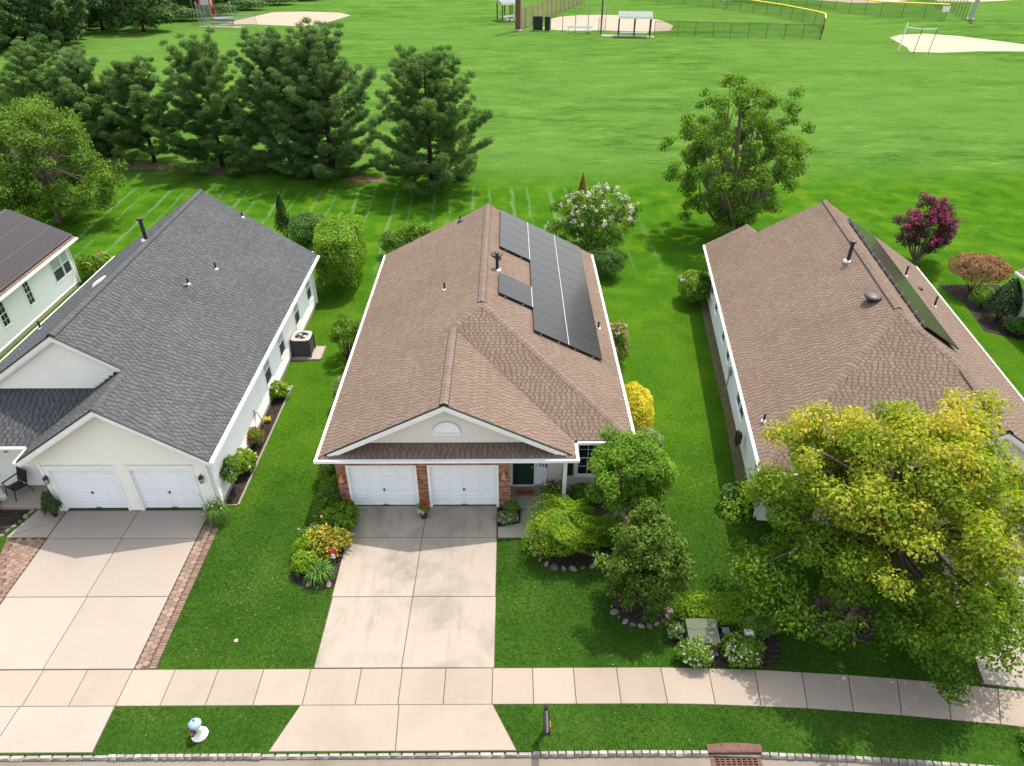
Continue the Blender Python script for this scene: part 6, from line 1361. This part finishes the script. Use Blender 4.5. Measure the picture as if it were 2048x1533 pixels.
fence('brown-posted fence corner at the right end of the near outfield fence', [(51.1, 127.2), (54.2, 134.5)], 2.2, 3.0, None, chain('brown_netting', (.25, .14, .10), .55), BROWNP)
fence('yellow-capped outfield fence curving away from the near corner', [(54.2, 134.5), (56.3, 140.4), (55.9, 143.5), (52.6, 152.9), (47.4, 162.2), (41, 170.1), (35.5, 175.2), (28, 181)], 2.2, 3.2, YRAIL)
fence('yellow-capped outfield fence of the far right diamond', [(46, 183), (53, 175.2), (64.3, 163.7), (72.3, 153.6), (82.9, 149.5)], 2.6, 3.3, YRAIL)
fence('dark chain-link fence at the far right diamond', [(86.7, 149.4), (88.5, 156), (90.2, 164), (91.1, 171), (91.2, 178)], 3.0, 2.0)
fence('brown netted foul-line fence beside the dugout', [(1.9, 136.9), (4.5, 143), (7.5, 151), (11.5, 162), (17, 176)], 3.2, 3.2, None, chain('brown_mesh', (.25, .14, .10), .5), BROWNP)
fence('grey chain-link backstop of the left diamond', [(-57.2, 146.4), (-56.2, 143.8), (-54.2, 142.2), (-52.8, 141.3)], 3.4, 1.5, None, CHAIN_G, STEEL, 'backstop', .06)
fence('grey side fence beside the left diamond backstop', [(-51.5, 148.2), (-49.8, 143.3)], 3.4, 2.6, None, CHAIN_G, STEEL, 'backstop', .06)
fence('thin-posted fence along the left diamond dugout', [(-52.6, 141.4), (-49.4, 140.9), (-45.2, 141.9)], 2.0, 3.0, None, CHAIN_G, STEEL)
t = thing('score_tower', 'small red-framed tower behind the left backstop', 'tower', (-57.0, 150.5, 0)); mb = MB()
for x in (-1.2, 1.2):
    for y in (-.8, .8): mb.tube([(x, y, 0), (x, y, 5)], .12, 6)
part(t, mb, 'leg', RED); mb = MB(); mb.box(-1.3, -.9, 2.2, 1.3, .9, 2.4); mb.box(-1.3, -.9, 4.9, 1.3, .9, 5.1); part(t, mb, 'platform', BROWNP); mb = MB(); mb.box(-1.2, .7, 2.4, 1.2, .8, 4.2); part(t, mb, 'board', WHITEP)
bleachers = 'pale metal benches at the ball fields'
for (x, y, w, a, lb) in ((12.2, 133.9, 4.2, -2, 'white bench outside the middle ball field'), (-52.2, 145.3, 3.6, 20, 'pale bench behind the left backstop'), (-51.5, 142.3, 4.5, -8, 'dark-topped bench in the left dugout'), (.4, 147.2, 2.6, 40, 'white bench beside the left shelter')):
    t = thing('bench', lb, 'bench', (x, y, 0), R(a), bleachers); mb = MB(); mb.box(-w / 2, -.2, .42, w / 2, .2, .48); part(t, mb, 'seat', ALU if 'dark' not in lb else DARKGREY)
    mb = MB(); mb.box(-w / 2, .3, .75, w / 2, .36, 1.1); part(t, mb, 'backrest', WHITEP if 'dark' not in lb else DARKGREY); mb = MB()
    for xx in (-w / 2 + .3, w / 2 - .3): mb.box(xx - .05, -.15, 0, xx + .05, .15, .42); mb.box(xx - .04, .3, 0, xx + .04, .34, .75)
    part(t, mb, 'leg', STEEL)
def shelter(label, x, y, w, d, h, a):
    t = thing('dugout_shelter', label, 'shelter', (x, y, 0), R(a)); 
    for xx in (-w / 2 + .2, 0, w / 2 - .2):
        for yy in (-d / 2 + .2, d / 2 - .2): mb = MB(); mb.box(xx - .09, yy - .09, 0, xx + .09, yy + .09, h); part(t, mb, 'post', DARKGREY)
    mb = MB(); mb.hexa([(-w / 2, -d / 2, h), (w / 2, -d / 2, h), (w / 2, d / 2, h + .5), (-w / 2, d / 2, h + .5), (-w / 2, -d / 2, h + .2), (w / 2, -d / 2, h + .2), (w / 2, d / 2, h + .7), (-w / 2, d / 2, h + .7)]); part(t, mb, 'roof', plain('grey_green_metal_roof', (.13, .145, .14), .6, .3)); mb = MB(); mb.box(-w / 2, -d / 2 - .02, h - .12, w / 2, -d / 2, h + .18); part(t, mb, 'fascia', WHITEP)
    mb = MB(); mb.box(-w / 2 + .5, d / 2 - .9, .4, w / 2 - .5, d / 2 - .5, .5); mb.box(-w / 2 + .6, d / 2 - .8, 0, -w / 2 + .7, d / 2 - .6, .4); mb.box(w / 2 - .7, d / 2 - .8, 0, w / 2 - .6, d / 2 - .6, .4); part(t, mb, 'bench', STEEL)
shelter('grey-roofed open dugout shelter with dark posts at the middle ball field', 21.1, 130.9, 5.6, 2.6, 2.9, -6)
shelter('grey-roofed dugout shelter left of the brown post', -.1, 149.2, 3.4, 3.4, 2.9, 20)
t = thing('brown_pole', 'thick brown pole at the corner of the middle ball field', 'pole', (1.75, 136.5, 0)); mb = MB(); mb.tube([(0, 0, 0), (0, 0, 15)], [.5, .42], 10); part(t, mb, 'shaft', BROWNP); mb = MB(); mb.lathe((0, 0, 0), [(.8, 0), (.8, .15), (.5, .3)], 10); part(t, mb, 'footing', CONC_CLEAN)
names = ['first', 'second', 'third', 'fourth', 'fifth', 'sixth', 'seventh']
for i, (x, y) in enumerate(((4.1, 136.7), (7.3, 135.6), (9.45, 135.6), (11.6, 135.1), (13.7, 134.5), (15.6, 131.4), (3.0, 140.0))):
    t = thing('net_pole', names[i] + ' thin grey net pole to the right of the brown pole' if i < 6 else 'thin grey net pole just behind the brown pole', 'pole', (x, y, 0), 0, 'thin net poles of the middle ball field'); mb = MB(); mb.tube([(0, 0, 0), (0, 0, 14)], .075 if i != 5 else .12, 6); part(t, mb, 'shaft', STEEL if i != 5 else DARKGREY); mb = MB(); mb.lathe((0, 0, 0), [(.2, 0), (.2, .2), (.08, .3)], 8); part(t, mb, 'footing', CONC_GREY)
for i, (x, y, w, lb) in enumerate(((5.2, 136.4, 1.6, 'black screen panel leaning by the brown pole'), (6.9, 136.0, 1.0, 'smaller black screen panel beside the first'))):
    t = thing('screen_panel', lb, 'panel', (x, y, 0), R(-8), 'black screen panels'); mb = MB(); mb.box(-w / 2, -.04, .1, w / 2, .04, 2.3); part(t, mb, 'screen', BLACK); mb = MB(); mb.box(-w / 2 - .05, -.05, 0, -w / 2, .05, 2.35); mb.box(w / 2, -.05, 0, w / 2 + .05, .05, 2.35); part(t, mb, 'frame', DARKGREY)
t = thing('batting_screen', 'small wire batting screen on the middle infield', 'screen', (16.4, 136.8, .02)); mb = MB()
for a, b in (((-.6, 0, 0), (-.6, 0, 2.0)), ((.6, 0, 0), (.6, 0, 3.6)), ((-.6, 0, 2.0), (0, 0, 2.0)), ((0, 0, 2.0), (0, 0, 3.6)), ((0, 0, 3.6), (.6, 0, 3.6)), ((-.6, 0, 0), (.6, 0, 0))): mb.tube([a, b], .05, 5)
part(t, mb, 'frame', STEEL); mb = MB(); mb.add([(-.6, .01, 0), (.6, .01, 0), (.6, .01, 2), (-.6, .01, 2)], [(0, 1, 2, 3)]); part(t, mb, 'netting', CHAIN_G)
t = thing('light_pole', 'grey leaning light pole at the top right', 'pole', (87.6, 149.4, 0)); mb = MB(); mb.tube([(0, 0, 0), (1.2, 0, 14)], [.42, .34], 10); part(t, mb, 'shaft', STEEL); mb = MB(); mb.lathe((0, 0, 0), [(.8, 0), (.8, .2), (.42, .4)], 10); part(t, mb, 'footing', CONC_GREY)
t = thing('goal_frame', 'thin white goal frame at the edge of the sand patch', 'goal', (59.2, 116.9, 0)); o_ = Vector((59.2, 116.9, 0))
for (x, y, h) in ((59.2, 116.9, 3.9), (61.0, 115.7, 3.3), (63.4, 116.0, 3.3)): mb = MB(); mb.tube([Vector((x, y, 0)) - o_, Vector((x + .3, y, h)) - o_], .09 if x < 60 else .05, 6); part(t, mb, 'post', WHITEP if x < 60 else DARKGREY)
mb = MB(); mb.tube([(.3, 0, 3.3), (2.1, -1.2, 3.2), (4.5, -.9, 3.2)], .06, 5); part(t, mb, 'crossbar', WHITEP)
t = thing('distance_sign', 'small white sign on the far outfield fence corner', 'sign', (82.4, 149.3, 0)); mb = MB(); mb.box(-.7, -.08, 1.4, .7, -.02, 2.3); part(t, mb, 'board', WHITEP); mb = MB(); mb.tube([(0, 0, 0), (0, 0, 1.4)], .05, 5); part(t, mb, 'post', STEEL)
t = thing('distance_sign', 'small white sign on the far end of the yellow-capped fence', 'sign', (45.2, 165.6, 0)); mb = MB(); mb.box(-.7, -.08, 1.5, .7, -.02, 2.5); part(t, mb, 'board', WHITEP); mb = MB(); mb.tube([(0, 0, 0), (0, 0, 1.5)], .05, 5); part(t, mb, 'post', STEEL)

# ------------------------------------------------------------------ grass blades on the near lawns, fallen leaves
def inpoly(P, x, y):
    c = np.zeros(len(x), bool); n = len(P)
    for i in range(n):
        x0, y0 = P[i - 1]; x1, y1 = P[i]
        k = ((y0 > y) != (y1 > y)); c ^= k & (x < (x1 - x0) * (y - y0) / ((y1 - y0) if y1 != y0 else 1e-9) + x0)
    return c
def lawn_pts(n, x0, x1, y0, y1, rng):
    x = rng.uniform(x0, x1, n); y = rng.uniform(y0, y1, n)
    kx = np.interp(x, [p[0] for p in KERB], [p[1] for p in KERB]); st = np.interp(x, [p[0] for p in SWT], [p[1] for p in SWT]); sb = np.interp(x, [p[0] for p in SWB], [p[1] for p in SWB])
    ok = (y > kx + .02) & ((y < sb - .015) | (y > st + .015))
    ok &= ~((x > -6.05) & (x < -.45) & (y > 13) & (y < 20.3)); ok &= ~((x > -17.2) & (x < -10.93) & (y > 13) & (y < 20.2)); ok &= ~((x < -17.1) & (y > 13) & ((x > np.interp(y, [p[0] for p in LC], [p[1] for p in LC])) | (y > 18)))
    ok &= ~inpoly([(-6.76, 10.4), (.22, 10.4), (-.5, 11.9), (-6.2, 11.9)], x, y); ok &= ~((x < -11.6) & (y < 11.9)); ok &= ~((x > -.46) & (x < 1.9) & (y > 18.4) & (y < 20.5))
    ok &= ~((x < -11.15) & (y > 19.5)); ok &= ~((x > -6.5) & (x < 4.3) & (y > 19.9)); ok &= ~inpoly([(14.3, 12.4), (21, 11.6), (22.5, 21), (16.6, 20.2)], x, y)
    for b in BEDS: ok &= ~inpoly([(v.co.x, v.co.y) for v in b.data.vertices], x, y)
    ok &= ~inpoly([(9.2, 19.1), (20, 17.5), (23, 37), (11.6, 38)], x, y)
    return x[ok], y[ok]
rg = np.random.default_rng(77)
x, y = lawn_pts(360000, -20, 16, 10.4, 27, rg); keep = rg.random(len(x)) < np.clip((27 - y) / 9, 0, 1); x, y = x[keep], y[keep]; n = len(x)
a = rg.uniform(0, 6.283, n); h = rg.uniform(.028, .06, n); w = rg.uniform(.006, .012, n); lean = rg.normal(size=(n, 2)) * .028
B = np.stack([x, y, np.zeros(n)], 1); s_ = np.stack([np.cos(a), np.sin(a), np.zeros(n)], 1) * w[:, None]; T = B + np.stack([lean[:, 0], lean[:, 1], h], 1)
GB = leafmat('grass_blade', [(0, (.020, .052, .0065)), (.5, (.038, .088, .0115)), (.85, (.070, .122, .020)), (1, (.17, .155, .06))], .35, .6, .2)
me = bpy.data.meshes.new('grass'); co = np.stack([B - s_, B + s_, T], 1).astype(np.float32); me.vertices.add(n * 3); me.vertices.foreach_set('co', co.ravel()); me.loops.add(n * 3); me.loops.foreach_set('vertex_index', np.arange(n * 3, dtype=np.int32)); me.polygons.add(n); me.polygons.foreach_set('loop_start', np.arange(0, n * 3, 3, dtype=np.int32)); me.polygons.foreach_set('loop_total', np.full(n, 3, dtype=np.int32)); me.materials.append(GB); me.update(calc_edges=True)
at = me.attributes.new('rnd', 'FLOAT', 'FACE')
patch = (np.sin(x * 1.3 + np.sin(y * .9) * 2) * np.sin(y * 1.1 + np.sin(x * .7) * 2) + .6 * np.sin(x * 3.1 + np.sin(y * 2.3) * 2) * np.sin(y * 2.9 + np.sin(x * 1.9) * 2)) * .2
at.data.foreach_set('value', np.clip(.45 + patch + rg.normal(size=n) * .17, 0, 1).astype(np.float32))
tag(link(bpy.data.objects.new('grass', me)), 'short mown grass blades of the front lawns', 'grass', None, 'stuff')
x, y = lawn_pts(900, -11, 9, 10.5, 20, rg); x2 = rg.normal(-8.6, 1.0, 60); y2 = rg.normal(15.2, .9, 60); x = np.concatenate([x[:110], x2]); y = np.concatenate([y[:110], y2]); n = len(x)
FLV = leafmat('dry_leaf', [(0, (.10, .065, .03)), (.5, (.20, .155, .075)), (1, (.30, .26, .17))], .2)
C = np.stack([x, y, np.full(n, .055)], 1); tag(quads('fallen_leaves', leafquads(C, rg.normal(size=(n, 3)) * .3 + np.array([0, 0, 1]), rg.normal(size=(n, 3)), rg.uniform(.03, .075, n), rg.uniform(.02, .045, n)), FLV, rg.random(n)), 'small dry leaves scattered on the front lawns', 'leaves', None, 'stuff')
